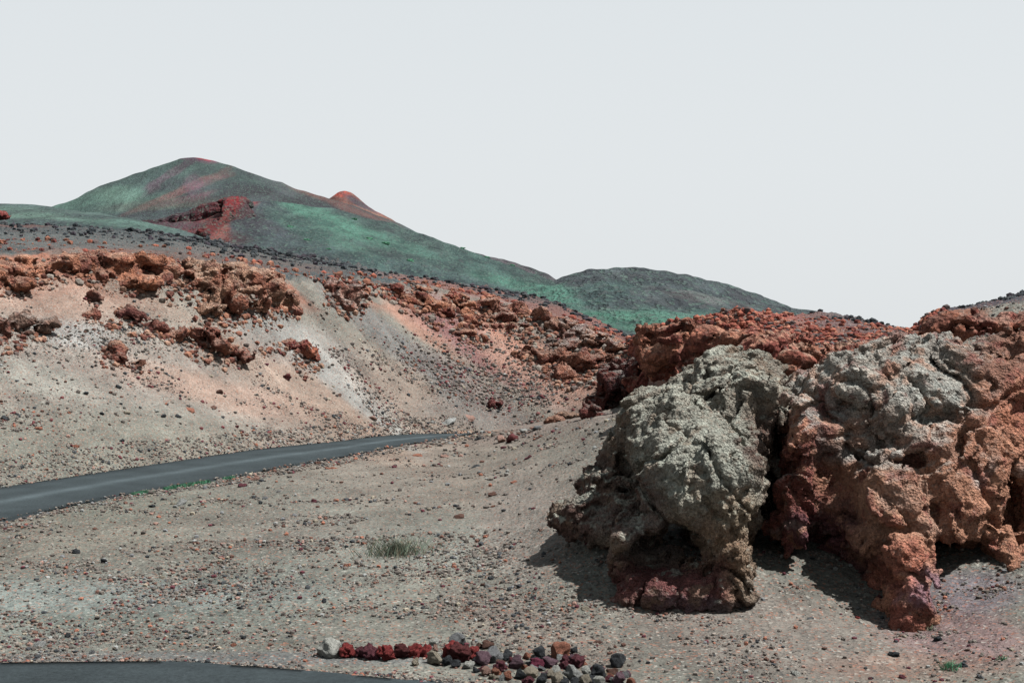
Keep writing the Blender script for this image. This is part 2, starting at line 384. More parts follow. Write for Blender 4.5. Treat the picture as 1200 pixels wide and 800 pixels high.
tag(o, 'gravel bank behind the viewpoint', kind='structure')

# ------------------------------------------------------------------ roads
def ribbon(name, ea, eb, p0, p1, n, m, zoff, label, stripe, base):
    pp = np.linspace(p0, p1, n); V = []; Cc = []
    (Ya, za), (Yb, zb) = lay_eval(ea, pp), lay_eval(eb, pp)
    Ya, za, Yb, zb = [smooth_line(v, 5) for v in (Ya, za, Yb, zb)]
    xa, xb = (pp-600)/F*Ya, (pp-600)/F*Yb
    ts = np.concatenate([[0, 0], np.linspace(0, 1, m), [1, 1]])
    for k, t in enumerate(ts):
        side = k in (0, len(ts)-1)
        camber = 0.05*math.sin(math.pi*t)
        wob = 0.28*fbm(np.stack([xa*0.9, Ya*0.9, 0*xa+(k > 3)*9], 1), 3, 3) if k in (0, 1, len(ts)-1, len(ts)-2) else 0
        V.append(np.stack([xa+(xb-xa)*t, Ya+(Yb-Ya)*t+wob*(-1 if t > .5 else 1)*0.6, za+(zb-za)*t+(zoff+camber if not side else -0.12)], 1))
        s = 0
        for (c0, w0, a0) in stripe: s = s+a0*math.exp(-((t-c0)/w0)**2)
        Cc.append(np.tile(np.asarray(base)*(1+s), (n, 1)))
    V = np.array(V); Cc = np.array(Cc); mm = len(ts)
    i = np.arange(mm-1)[:, None]*n+np.arange(n-1)[None, :]
    q = np.stack([i, i+1, i+n+1, i+n], -1).reshape(-1, 4)
    o = mesh_np(name, V.reshape(-1, 3), q, M_road, Cc.reshape(-1, 3))
    return tag(o, label, kind='structure')
ribbon('road', near_edge, far_edge, -900, 566, 300, 25, 0.03, 'asphalt road curving below the ash slope', [(0.47, 0.06, 0.75), (0.47, 0.25, 0.12), (0.02, 0.05, -0.35), (0.98, 0.05, -0.3), (0.8, 0.06, .12)], lin((64, 72, 75))*K)
road_lo = L([(-3000, ('z', 0), 5), (-1000, ('z', 0), 11), (600, ('z', 0), 12.5), (1500, ('z', 0), 9), (3600, ('z', 0), 5)])
ribbon('road', road_lo, road_edge, -900, 1700, 300, 25, 0.03, 'asphalt road across the very front', [(0.97, 0.03, -0.1)], lin((64, 72, 75))*K)

# ------------------------------------------------------------------ distant hills
def hill(name, label, lays, rows, p0, p1, n, paintf, namp, nscale, ridge_amp=0.0, seed=0, msmooth=4, post=None):
    pp = np.linspace(p0, p1, n); rY, rZ, tg = [], [], []
    ev = [lay_eval(l, pp) for l in lays]; ev = [(smooth_line(a, msmooth), smooth_line(b, msmooth)) for a, b in ev]
    for i in range(len(lays)-1):
        for j in range(rows[i]):
            t = j/rows[i]
            rY.append(ev[i][0]*(1-t)+ev[i+1][0]*t); rZ.append(ev[i][1]*(1-t)+ev[i+1][1]*t); tg.append(i+t)
    rY.append(ev[-1][0]); rZ.append(ev[-1][1]); tg.append(len(lays)-1)
    Y = np.array(rY).T; Z = np.array(rZ).T; m = Y.shape[1]
    # round the profile: average over neighbouring rows
    Zs = Z.copy()
    for _ in range(9): Zs[:, 1:-1] = (Zs[:, :-2]+2*Zs[:, 1:-1]+Zs[:, 2:])/4
    Z = Zs
    V = np.stack([(pp[:, None]-600)/F*Y, Y, Z], -1).reshape(-1, 3).astype(np.float32)
    d = namp*fbm(V*np.float32(nscale), 5, seed+50)
    if ridge_amp:
        g = np.abs(fbm(np.stack([V[:, 0]*nscale*2.2, V[:, 1]*nscale*0.5, 0*V[:, 0]], 1), 4, seed+60)); d = d+ridge_amp*(0.3-g)
    V[:, 2] += d
    if post: post(V)
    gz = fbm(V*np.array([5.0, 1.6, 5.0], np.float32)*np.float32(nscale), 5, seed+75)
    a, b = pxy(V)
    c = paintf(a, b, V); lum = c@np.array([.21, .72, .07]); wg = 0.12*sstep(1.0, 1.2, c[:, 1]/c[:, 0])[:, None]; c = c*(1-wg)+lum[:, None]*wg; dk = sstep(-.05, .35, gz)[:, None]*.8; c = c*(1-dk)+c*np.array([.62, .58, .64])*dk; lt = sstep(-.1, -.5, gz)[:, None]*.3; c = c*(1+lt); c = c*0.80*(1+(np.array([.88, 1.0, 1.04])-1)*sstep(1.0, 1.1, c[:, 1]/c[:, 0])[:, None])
    i = np.arange(n-1)[:, None]*m+np.arange(m-1)[None, :]
    q = np.stack([i, i+m, i+m+1, i+1], -1).reshape(-1, 4)
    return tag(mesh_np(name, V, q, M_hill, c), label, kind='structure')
def front(sil, ym, fy, Ym, yb, Yb):
    """foot, middle and crest lines of a hill from its crest line"""
    foot = L([(x, fy, Yb[0]) for x, y, Y in sil]); mid = L([(x, y+(fy-y)*ym, Ym) for x, y, Y in sil]); top = L(sil)
    back = L([(x, ('z', -10), Yb[1]) for x, y, Y in sil])
    return [foot, mid, top, back]
green, grey = A(86, 124, 110), A(84, 90, 92)
s = [(-400, 244, 650), (0, 236, 700), (60, 238, 700), (120, 246, 680), (180, 262, 640), (260, 285, 600), (340, 320, 560)]
hill('plain', 'grey-green scrub plain left of the crater hill', front(s, .5, 330, 420, 0, (230, 1000)), (30, 50, 8), -400, 340, 260,
     lambda a, b, V: paint(a, b, V, A(96, 114, 108), [(60, 262, 200, 6, 3, A(80, 90, 90), .8), (40, 250, 90, 6, 4, A(112, 138, 120), .7), (150, 262, 60, 8, 5, A(100, 134, 118), .6)], sc=0.01, wob=8), 3, 0.01)
s = [(-300, 275, 1500), (-100, 262, 1500), (0, 250, 1500), (60, 238, 1500), (110, 215, 1500), (160, 198, 1500), (205, 185, 1500), (222, 180.5, 1500), (238, 182, 1500), (260, 188, 1500), (300, 202, 1500), (350, 220, 1500),
     (385, 232, 1500), (420, 243, 1500), (465, 262, 1500), (520, 290, 1500), (600, 330, 1500)]
hill('hill', 'tall volcano cone with a red streaked summit', front(s, .55, 330, 1250, 0, (900, 2400)), (50, 110, 14), -300, 600, 520,
     lambda a, b, V: paint(a, b, V, A(86, 91, 93), [(160, 215, 90, 12, -22, A(84, 104, 98), .8), (110, 240, 90, 14, -8, A(104, 140, 122), .8), (250, 205, 60, 14, 10, A(96, 120, 108), .6),
       (160, 232, 60, 10, 5, A(112, 140, 122), .6), (205, 225, 60, 4.5, -25, A(150, 110, 108), .8), (215, 232, 30, 4, -15, A(140, 100, 112), .7), (240, 212, 26, 4, -20, A(150, 108, 112), .6), (228, 190, 28, 4, 5, A(126, 88, 110), .9), (233, 188, 14, 4, 8, A(216, 70, 80), 1),
       (320, 215, 60, 8, 22, A(88, 90, 92), .8), (300, 228, 70, 10, 12, A(82, 84, 88), .8), (400, 240, 60, 5, 20, A(140, 96, 90), .8), (190, 238, 70, 7, -5, A(126, 120, 108), .5),
       (200, 205, 40, 4, -35, A(112, 84, 104), .6), (225, 215, 10, 12, 20, A(120, 90, 112), .5)], sc=0.006, wob=12, seed=4), 4, 0.004, 7, seed=1, msmooth=6)
s = [(340, 262, 1900), (365, 244, 1900), (385, 229, 1900), (396, 221, 1900), (404, 219, 1900), (414, 224, 1900), (440, 243, 1900), (465, 258, 1900), (490, 275, 1900), (520, 295, 1900)]
hill('hill', 'small pointed orange-red peak behind the long green ridge', front(s, .5, 320, 1700, 0, (1550, 2500)), (10, 50, 6), 340, 520, 160,
     lambda a, b, V: paint(a, b, V, A(150, 96, 88), [(398, 227, 12, 5, 10, A(226, 96, 74), 1), (425, 243, 30, 4, 32, A(104, 88, 100), .9), (430, 250, 40, 3, 18, A(176, 128, 108), .8)], sc=0.006, wob=5), 4, 0.006, 5, seed=2, msmooth=2)
s = [(500, 300, 1100), (540, 290, 1100), (570, 297, 1100), (600, 303, 1100), (622, 309, 1100), (640, 318, 1100), (655, 328, 1100), (680, 345, 1100)]
hill('hill', 'thin brown ridge peeping over the green flank', front(s, .5, 350, 1000, 0, (950, 1500)), (8, 30, 5), 500, 680, 140,
     lambda a, b, V: paint(a, b, V, A(92, 86, 92), [(632, 315, 20, 5, 25, A(60, 62, 66), .9)], sc=0.01, wob=5), 3, 0.02, 0, seed=3, msmooth=2)
s = [(60, 300, 740), (120, 275, 750), (165, 261, 760), (200, 252, 780), (235, 242, 800), (258, 233, 800), (270, 230, 800), (285, 231, 800), (310, 234, 810), (350, 237, 820), (385, 241, 830), (420, 251, 830), (460, 264, 830), (500, 276, 810),
     (540, 289, 790), (580, 303, 760), (612, 314, 740), (645, 326, 720), (700, 346, 700), (760, 372, 680), (820, 400, 660)]
hill('hill', 'dark crater hill with a red scar and a long green flank', front(s, .45, 410, 560, 0, (330, 1300)), (60, 110, 10), 60, 820, 620,
     lambda a, b, V: paint(a, b, V, A(80, 99, 93), [(300, 262, 60, 34, 35, A(78, 80, 86), 1), (330, 300, 90, 22, 12, A(72, 80, 82), .9), (212, 256, 66, 17, -12, A(118, 50, 58), 1), (195, 268, 80, 14, 8, A(118, 54, 60), .9), (185, 262, 60, 5, 0, A(84, 74, 84), .7),
       (262, 250, 22, 14, -50, A(140, 70, 66), .9), (272, 234, 20, 7, 5, A(176, 58, 64), .95), (240, 284, 60, 6, 18, A(140, 76, 68), .9), (262, 272, 30, 7, -50, A(150, 84, 76), .8), (380, 258, 80, 10, 22, A(84, 138, 114), .8),
       (440, 280, 90, 10, 18, A(80, 128, 108), .6), (430, 300, 60, 6, 30, A(92, 140, 118), .5), (560, 312, 60, 12, 18, A(78, 112, 102), .7), (620, 335, 70, 8, 12, A(84, 140, 116), .7), (480, 315, 140, 8, 12, A(76, 96, 94), .8), (400, 310, 60, 8, 12, A(72, 82, 84), .8),
       (360, 270, 60, 8, 25, A(88, 130, 112), .6), (520, 298, 50, 5, 35, A(86, 108, 100), .6)], sc=0.01, wob=10, seed=6), 2.5, 0.012, 2, seed=4, msmooth=3)
s = [(520, 372, 420), (560, 352, 430), (600, 338, 440), (640, 326, 450), (670, 318, 450), (700, 311, 450), (740, 309.5, 450), (780, 313, 450), (820, 322, 440), (860, 333, 430), (900, 345, 420), (940, 359, 400), (980, 371, 390), (1040, 387, 380), (1120, 405, 360), (1200, 420, 350)]
hill('hill', 'rounded dark grey hill with a green foot right of the dip', front(s, .45, 430, 300, 0, (170, 700)), (60, 110, 10), 520, 1200, 560,
     lambda a, b, V: paint(a, b, V, A(80, 86, 88), [(740, 375, 120, 14, 3, A(78, 132, 108), 1), (690, 345, 70, 12, -10, A(74, 104, 96), .7), (640, 345, 40, 14, 10, A(80, 132, 110), .9), (860, 375, 120, 10, 8, A(84, 128, 110), .8), (760, 340, 60, 4, 30, A(104, 108, 108), .6),
       (830, 350, 60, 5, 12, A(112, 112, 110), .6), (820, 340, 60, 4, 20, A(60, 66, 68), .6), (700, 312, 40, 4, 0, A(84, 92, 84), .6), (900, 358, 60, 6, 18, A(84, 88, 90), .7)], sc=0.02, wob=10, seed=8), 2.2, 0.02, 2.2, seed=5, msmooth=3)

# ------------------------------------------------------------------ rock masses (a solid field, skinned)
def surface_nets(f, org, h):
    nx, ny, nz = f.shape
    s = f < 0
    cnt = np.zeros((nx-1, ny-1, nz-1), np.float32); acc = np.zeros((nx-1, ny-1, nz-1, 3), np.float32)
    corners = [(a, b, c) for a in (0, 1) for b in (0, 1) for c in (0, 1)]
    def sub(arr, a, b, c): return arr[a:nx-1+a, b:ny-1+b, c:nz-1+c]
    mixed = np.zeros((nx-1, ny-1, nz-1), bool); s0 = sub(s, 0, 0, 0)
    for c in corners[1:]: mixed |= (sub(s, *c) != s0)
    idx = np.argwhere(mixed); n = len(idx)
    vid = np.full((nx-1, ny-1, nz-1), -1, np.int32); vid[mixed] = np.arange(n)
    acc = np.zeros((n, 3), np.float32); cnt = np.zeros(n, np.float32)
    val = {c: f[idx[:, 0]+c[0], idx[:, 1]+c[1], idx[:, 2]+c[2]] for c in corners}
    for ca in corners:
        for ax in range(3):
            if ca[ax] == 0:
                cb = list(ca); cb[ax] = 1; cb = tuple(cb)
                va, vb = val[ca], val[cb]; m = (va < 0) != (vb < 0)
                t = va/(va-vb+1e-12); t = np.where(m, t, 0)
                for k in range(3):
                    base = ca[k]+(t if k == ax else 0)
                    acc[:, k] += np.where(m, base, 0)
                cnt += m
    V = (idx+acc/cnt[:, None])*h+org
    Fs = []
    for ax in range(3):
        a0 = [slice(None)]*3; a1 = [slice(None)]*3; a0[ax] = slice(0, -1); a1[ax] = slice(1, None)
        A0 = s[tuple(a0)]; A1 = s[tuple(a1)]
        o1, o2 = [k for k in range(3) if k != ax]
        e = np.argwhere(A0 != A1)
        ok = (e[:, o1] > 0) & (e[:, o2] > 0) & (e[:, o1] < f.shape[o1]-1) & (e[:, o2] < f.shape[o2]-1)
        e = e[ok]; ins = A0[e[:, 0], e[:, 1], e[:, 2]]
        def cell(d1, d2):
            q = e.copy(); q[:, o1] += d1; q[:, o2] += d2; return vid[q[:, 0], q[:, 1], q[:, 2]]
        q = np.stack([cell(-1, -1), cell(0, -1), cell(0, 0), cell(-1, 0)], 1)
        flip = ins if ax != 1 else ~ins
        q[~flip] = q[~flip][:, ::-1]
        Fs.append(q)
    Fq = np.concatenate(Fs); Fq = Fq[(Fq >= 0).all(1)]
    return V.astype(np.float32), Fq
def normals(V, Fq):
    a, b, c, d = V[Fq[:, 0]], V[Fq[:, 1]], V[Fq[:, 2]], V[Fq[:, 3]]
    n = np.cross(c-a, d-b); N = np.zeros_like(V)
    for k in range(4):
        for ax in range(3): N[:, ax] += np.bincount(Fq[:, k], n[:, ax], len(V))
    return N/np.maximum(1e-9, np.linalg.norm(N, axis=1))[:, None]
def pieces(V, Fq):
    """the separate solids of a skin, biggest first"""
    lab = np.arange(len(V))
    while True:
        m = lab[Fq].min(1); new = lab.copy()
        for k in range(4): np.minimum.at(new, Fq[:, k], m)
        new = new[new]; new = new[new]
        if (new == lab).all(): break
        lab = new
    ids, n = np.unique(lab, return_counts=True); res = []
    for i in ids[np.argsort(-n)]:
        keep = lab == i
        if res and keep.sum() < max(160, 0.03*len(res[0][0])): break
        idx = np.cumsum(keep)-1; res.append((V[keep], idx[Fq[keep[Fq[:, 0]]]].astype(np.int32)))
        if len(res) == 6: break
    return res
def rock_mass(name, label, cat, blobs, cuts, cell, colourf, mat, warp=(0.35, 0.6), lump=(0.16, 1.3), pit=(0.10, 3.0), fine=(0.045, 6.0), k=0.35, seed=0, group=None, sink=1.0, strata=0.20, gain=1.5):
    """blobs/cuts: (x, y, z, rx, ry, rz) solids in metres, blended; then weathered"""
    B = np.array(blobs, float)
    lo = (B[:, :3]-B[:, 3:6]).min(0)-0.5; hi = (B[:, :3]+B[:, 3:6]).max(0)+0.5
    gmin = min(ground_z(x, y) for x in (lo[0], hi[0], (lo[0]+hi[0])/2) for y in (max(lo[1], 12), max(hi[1], 12), (lo[1]+hi[1])/2))-sink
    lo[2] = max(lo[2], gmin)
    dims = np.ceil((hi-lo)/cell).astype(int)+1
    ax = [(lo[i]+np.arange(dims[i])*cell).astype(np.float32) for i in range(3)]
    X, Y, Z = ax[0][:, None, None], ax[1][None, :, None], ax[2][None, None, :]
    f = np.full(tuple(dims), 9.0, np.float32)
    def ell(b):
        q = np.sqrt(((X-b[0])/b[3])**2+((Y-b[1])/b[4])**2+((Z-b[2])/b[5])**2)
        return ((q-1)*np.float32(min(b[3:6])*0.5+0.5*(b[3]*b[4]*b[5])**(1/3))).astype(np.float32)
    for b in blobs:
        d = ell(b); h = np.clip(0.5+0.5*(f-d)/k, 0, 1); f = f*(1-h)+d*h-k*h*(1-h)
    kc = k*0.5
    for b in cuts:
        d = -ell(b); h = np.clip(0.5-0.5*(f-d)/kc, 0, 1); f = f*(1-h)+d*h+kc*h*(1-h)
    band = np.abs(f) < (warp[0]+lump[0]+pit[0]+strata*.6)*1.3+2*cell
    ix = np.argwhere(band); p = (ix*cell+lo).astype(np.float32)
    wv = np.stack([noise(p*np.float32(0.9), seed+3), noise(p*np.float32(0.9), seed+4), noise(p*np.float32(0.9), seed+5)], 1)*np.float32(0.5)
    pw = p+wv
    d = warp[0]*noise(pw*np.float32(warp[1]), seed)
    d = d+strata*noise(pw*np.array([.35, .35, 1.7], np.float32)*np.float32(lump[1]), seed+21)
    wl, _ = worley(pw*np.float32(lump[1]), seed+1); d = d+lump[0]*(wl-0.5)*2
    bil = np.abs(noise(pw*np.float32(pit[1]*0.8), seed+7)); d = d+pit[0]*(0.25-bil)*1.6
    wl2, _ = worley(pw*np.float32(pit[1]*1.7), seed+2); d = d+pit[0]*0.55*(wl2-0.45)*2
    cr = noise(pw*np.float32(lump[1]*0.75), seed+13); d = d+pit[0]*1.9*np.exp(-(cr/0.07)**2)
    cr = noise(pw*np.float32(lump[1]*1.9), seed+14); d = d+pit[0]*0.55*np.exp(-(cr/0.09)**2)
    wl3, _ = worley(pw*np.float32(pit[1]*3.2), seed+6); d = d+pit[0]*0.35*(wl3-0.45)*2
    f[ix[:, 0], ix[:, 1], ix[:, 2]] += d
    V, Fq = surface_nets(f, lo.astype(np.float32), np.float32(cell))
    first = None; used = set()
    for n_, (V, Fq) in enumerate(pieces(V, Fq)):
        N = normals(V, Fq)
        V = V+N*(fine[0]*fbm(V*np.float32(fine[1]), 3, seed+9, gain=.65))[:, None]
        N = normals(V, Fq)
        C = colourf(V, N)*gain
        lb = label
        if first is None: mid = V.mean(0)
        else:
            d = V.mean(0)-mid; side = ('right' if d[0] > 0 else 'left')
            if side in used: side = 'upper '+side if d[2] > 0 else 'lower '+side
            if side in used: side = 'outer '+side
            if side in used: side = side.replace('outer', 'back')
            used.add(side); lb = 'small loose chunk on the '+side+' of the '+' '.join(label.split()[:7])
            lb = ' '.join(lb.split()[:16])
        o = tag(mesh_np(name if first is None else 'rock_chunk', V, Fq, mat, C), lb, cat if first is None else 'rock', group)
        if first is None: first = o
    return first
DS = 0.95
def E(px, py, Y, rx, ry, rz):           # a solid by bearing and distance, radii in metres
    Y = Y*DS; x, y, z = W(px, py, Y); return (x, y, z, rx*DS, ry*DS, rz*DS)

g_grey, g_lt, g_brown, g_red, g_or, g_mar = A(132, 134, 126), A(154, 154, 142), A(138, 116, 100), A(128, 66, 60), A(166, 96, 72), A(96, 58, 62)
def col_boulder(V, N):
    a, b = pxy(V)
    c = paint(a, b, V, A(128, 114, 100), [(820, 540, 80, 70, 0, g_lt, .9), (850, 450, 70, 40, 0, A(142, 136, 124), .9), (790, 480, 50, 40, 0, A(144, 140, 128), .8), (855, 650, 38, 70, 0, A(140, 116, 94), .9),
        (850, 600, 40, 25, 0, A(142, 128, 108), .8), (770, 684, 90, 34, 0, A(112, 64, 64), .9), (690, 590, 70, 50, -20, A(98, 72, 66), .85), (760, 620, 40, 30, 0, A(110, 96, 92), .7), (820, 710, 60, 14, 0, A(96, 84, 92), .6),
        (705, 565, 14, 12, 0, A(128, 118, 108), .9), (895, 520, 20, 40, 0, A(104, 74, 66), .7), (900, 440, 20, 15, 0, A(140, 130, 118), .7)], sc=0.9, wob=34, seed=12)
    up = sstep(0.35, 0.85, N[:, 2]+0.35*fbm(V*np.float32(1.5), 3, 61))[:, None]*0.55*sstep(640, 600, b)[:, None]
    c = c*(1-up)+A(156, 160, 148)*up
    sp = sstep(0.25, 0.5, fbm(V*np.float32(2.5), 4, 62))[:, None]*0.5
    c = c*(1-sp)+A(140, 118, 98)*sp
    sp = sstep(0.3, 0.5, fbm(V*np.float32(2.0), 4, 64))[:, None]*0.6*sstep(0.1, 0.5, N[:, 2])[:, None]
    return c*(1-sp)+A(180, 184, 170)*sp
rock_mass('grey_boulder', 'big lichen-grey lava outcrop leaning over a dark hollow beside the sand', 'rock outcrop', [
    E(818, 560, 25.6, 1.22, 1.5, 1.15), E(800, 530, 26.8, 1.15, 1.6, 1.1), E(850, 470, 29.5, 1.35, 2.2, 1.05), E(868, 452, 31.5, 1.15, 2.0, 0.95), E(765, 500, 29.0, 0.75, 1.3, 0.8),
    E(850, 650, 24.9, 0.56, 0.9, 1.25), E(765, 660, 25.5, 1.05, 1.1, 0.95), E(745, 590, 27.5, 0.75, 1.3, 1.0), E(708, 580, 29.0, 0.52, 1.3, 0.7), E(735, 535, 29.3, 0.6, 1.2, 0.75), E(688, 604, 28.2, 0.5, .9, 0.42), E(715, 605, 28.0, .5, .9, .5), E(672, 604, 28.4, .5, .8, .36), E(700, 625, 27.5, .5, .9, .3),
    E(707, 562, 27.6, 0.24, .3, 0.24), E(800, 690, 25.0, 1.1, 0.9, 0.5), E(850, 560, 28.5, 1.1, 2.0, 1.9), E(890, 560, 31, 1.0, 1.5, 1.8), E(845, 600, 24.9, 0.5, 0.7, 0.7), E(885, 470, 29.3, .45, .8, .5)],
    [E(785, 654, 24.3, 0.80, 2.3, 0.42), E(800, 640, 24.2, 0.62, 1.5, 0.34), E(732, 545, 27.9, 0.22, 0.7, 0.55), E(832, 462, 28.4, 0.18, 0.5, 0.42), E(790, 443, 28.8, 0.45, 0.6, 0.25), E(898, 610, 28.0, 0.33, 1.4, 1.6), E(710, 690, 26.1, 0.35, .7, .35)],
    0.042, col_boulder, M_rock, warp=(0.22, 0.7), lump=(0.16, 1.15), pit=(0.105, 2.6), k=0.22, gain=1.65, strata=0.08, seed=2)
def col_cliff(V, N):
    a, b = pxy(V)
    c = paint(a, b, V, A(150, 106, 84), [(1040, 450, 130, 56, 0, A(152, 140, 128), .95), (1000, 440, 90, 50, -10, A(152, 146, 136), .8), (1090, 490, 80, 40, 20, A(150, 148, 140), .9), (1060, 530, 80, 18, 0, A(156, 160, 156), .8),
        (1040, 510, 40, 40, 0, A(140, 118, 104), .6), (960, 500, 30, 50, 0, A(110, 92, 88), .8), (930, 580, 40, 90, 0, A(116, 66, 58), .9), (980, 640, 60, 60, 0, A(92, 58, 64), .9), (1040, 600, 60, 50, 0, A(166, 124, 100), .9), (1060, 690, 40, 60, 0, A(160, 100, 80), .9),
        (1090, 590, 40, 30, 0, A(150, 128, 116), .7), (1170, 500, 60, 70, 20, A(158, 102, 78), .9), (1170, 420, 50, 40, 0, A(128, 92, 78), .9), (1130, 560, 70, 60, 0, A(160, 114, 90), .8), (1080, 400, 30, 14, 0, A(142, 146, 142), .9), (935, 620, 20, 10, 0, A(130, 110, 104), .7),
        (1110, 690, 60, 20, 0, A(120, 100, 116), .7), (1155, 560, 20, 16, 0, A(160, 158, 156), .6), (1080, 410, 60, 30, 0, A(132, 122, 112), .7), (925, 680, 12, 12, 0, A(140, 60, 60), .9)], sc=0.9, wob=38, seed=14)
    up = sstep(0.4, 0.9, N[:, 2]+0.4*fbm(V*np.float32(1.3), 3, 66))[:, None]*0.5*sstep(600, 540, b)[:, None]*sstep(1190, 1120, a)[:, None]
    c = c*(1-up)+A(158, 164, 158)*up
    sp = sstep(0.2, 0.5, fbm(V*np.float32(1.8), 4, 68))[:, None]*0.6
    c = c*(1-sp)+A(128, 74, 66)*sp
    sp = sstep(0.2, 0.5, fbm(V*np.float32(2.4), 4, 69))[:, None]*0.5
    return c*(1-sp)+A(172, 126, 100)*sp
rock_mass('red_cliff', 'tall rust-red lava cliff with grey shoulders and dark caves at the right', 'cliff', [
    E(1090, 560, 29.5, 3.4, 3.4, 3.2), E(1010, 480, 28.5, 1.65, 2.2, 1.35), E(960, 470, 29.0, 0.75, 1.4, 0.75), E(1090, 425, 29.2, .8, 1.2, .6), E(1040, 620, 26.0, 0.95, 1.4, 1.7), E(1066, 690, 24.0, 0.52, 0.75, 0.95), E(1068, 715, 23.6, 0.45, 0.5, 0.6), E(1030, 600, 25.4, 0.5, 0.8, 0.8),
    E(933, 560, 27.0, 0.5, 0.8, 1.5), E(935, 610, 26.6, 0.5, 0.7, 1.0), E(925, 672, 25.6, 0.28, 0.4, 0.35), E(1130, 540, 27.5, 1.6, 1.6, 1.5), E(1200, 520, 29, 1.8, 2.0, 2.0), E(1100, 610, 26.5, 0.8, 1.0, 1.2), E(1190, 428, 29.8, 1.1, 1.4, .78),
    E(1280, 480, 30, 2.2, 2.6, 2.8), E(1160, 620, 27.6, 0.7, 1.0, .9), E(1230, 620, 27.5, 1.2, 1.5, 1.6), E(975, 540, 27.4, 0.5, 1.0, 0.5), E(1090, 500, 27.0, 0.9, 1.0, .8), E(960, 690, 27.3, 1.0, 0.9, 0.5), E(972, 525, 27.7, .9, 1.1, 1.1), E(975, 610, 27.5, 1.1, 1.0, 1.3), E(1005, 590, 26.8, .8, 1.0, .9), E(1145, 590, 27.0, 1.1, 1.2, 1.1), E(1085, 560, 26.6, 1.2, 1.1, 1.3), E(1130, 470, 28.0, 1.2, 1.2, 1.0), E(1060, 440, 28.6, 1.3, 1.3, .8), E(1180, 640, 27.4, 1.0, 1.0, .7), E(1195, 645, 26.4, 1.1, 1.0, .8), E(1240, 660, 25.8, 1.1, 1.0, 1.0), E(1180, 668, 25.8, .6, .6, .35)],
    [E(985, 676, 24.6, 0.82, 2.7, 0.55), E(980, 645, 25.0, 0.40, 2.2, 0.55), E(990, 560, 25.6, 0.24, 1.2, 0.45), E(965, 610, 25.0, 0.25, 1.0, 0.5), E(1130, 660, 25.2, 0.52, 2.4, 0.50), E(1164, 668, 25.2, 0.3, 2.0, .5), E(1110, 605, 25.0, 0.22, .7, 0.2), E(1195, 605, 25.9, 0.25, 1.2, 0.6), E(1070, 545, 25.6, .28, .6, .17),
     E(1136, 432, 28.2, 0.28, 1.0, 0.75), E(1000, 478, 26.4, 0.30, .6, 0.2), E(1110, 490, 26.2, 0.5, .6, 0.2), E(1085, 428, 28.0, .3, .5, .16), E(940, 470, 27.4, .3, .5, .22), E(1195, 400, 28, .2, .5, .12), E(905, 520, 28.0, .35, 1.6, 1.2)],
    0.045, col_cliff, M_rock, warp=(0.26, 0.6), lump=(0.20, 1.1), pit=(0.125, 2.4), k=0.28, gain=2.0, strata=0.07, seed=5)

# the broken crater rim on the shoulder of the dark hill: a spur with an undercut hollow on its left
def M(px, py, Y, rx, ry, rz):
    x, y, z = W(px, py, Y); return (x, y, z, rx, ry, rz)
def col_crater(V, N):
    a, b = pxy(V)
    c = paint(a, b, V, A(116, 54, 60), [(272, 237, 20, 9, 0, A(170, 60, 64), .9), (268, 258, 16, 20, -40, A(150, 80, 74), .8), (292, 256, 16, 22, 0, A(96, 76, 80), .95), (185, 258, 50, 7, -12, A(84, 70, 80), .8), (225, 266, 40, 8, 0, A(140, 66, 64), .7), (250, 284, 30, 8, 0, A(96, 78, 80), .9)], sc=0.03, wob=10, seed=15)
    g = sstep(0, .4, fbm(V*np.float32(.12), 4, 76))[:, None]*.5
    return c*(1-g)+A(84, 62, 68)*g
co_ = rock_mass('crater_rim', 'dark red broken crater rim on the shoulder of the dark hill', None, [
    M(278, 240, 735, 8, 18, 5.5), M(271, 247, 720, 8, 18, 7), M(263, 258, 705, 8, 20, 8), M(256, 270, 690, 8, 20, 8), M(248, 282, 675, 8, 20, 8), M(280, 262, 722, 9, 26, 9), M(270, 280, 706, 12, 28, 8),
    M(165, 275, 770, 16, 24, 5), M(185, 273, 768, 16, 24, 6.5), M(205, 271, 765, 15, 22, 8.5), M(224, 269, 762, 14, 22, 10.5), M(242, 263, 760, 12, 22, 11), M(258, 254, 758, 11, 22, 9.5), M(215, 280, 740, 20, 24, 6)],
    [M(252, 258, 706, 9.5, 34, 11), M(241, 270, 694, 9.5, 34, 10), M(228, 268, 725, 6, 20, 4), M(234, 280, 690, 8, 18, 5)],
    1.1, col_crater, M_hill, warp=(1.6, .09), lump=(.7, .16), pit=(.5, .35), fine=(.3, .5), k=4, seed=31, sink=60, strata=.8, gain=.68)
co_['kind'] = 'structure'
for o in [o for o in col.objects if o.name.startswith('rock_chunk')]: o['kind'] = 'structure'; o.name = 'crater_rim'
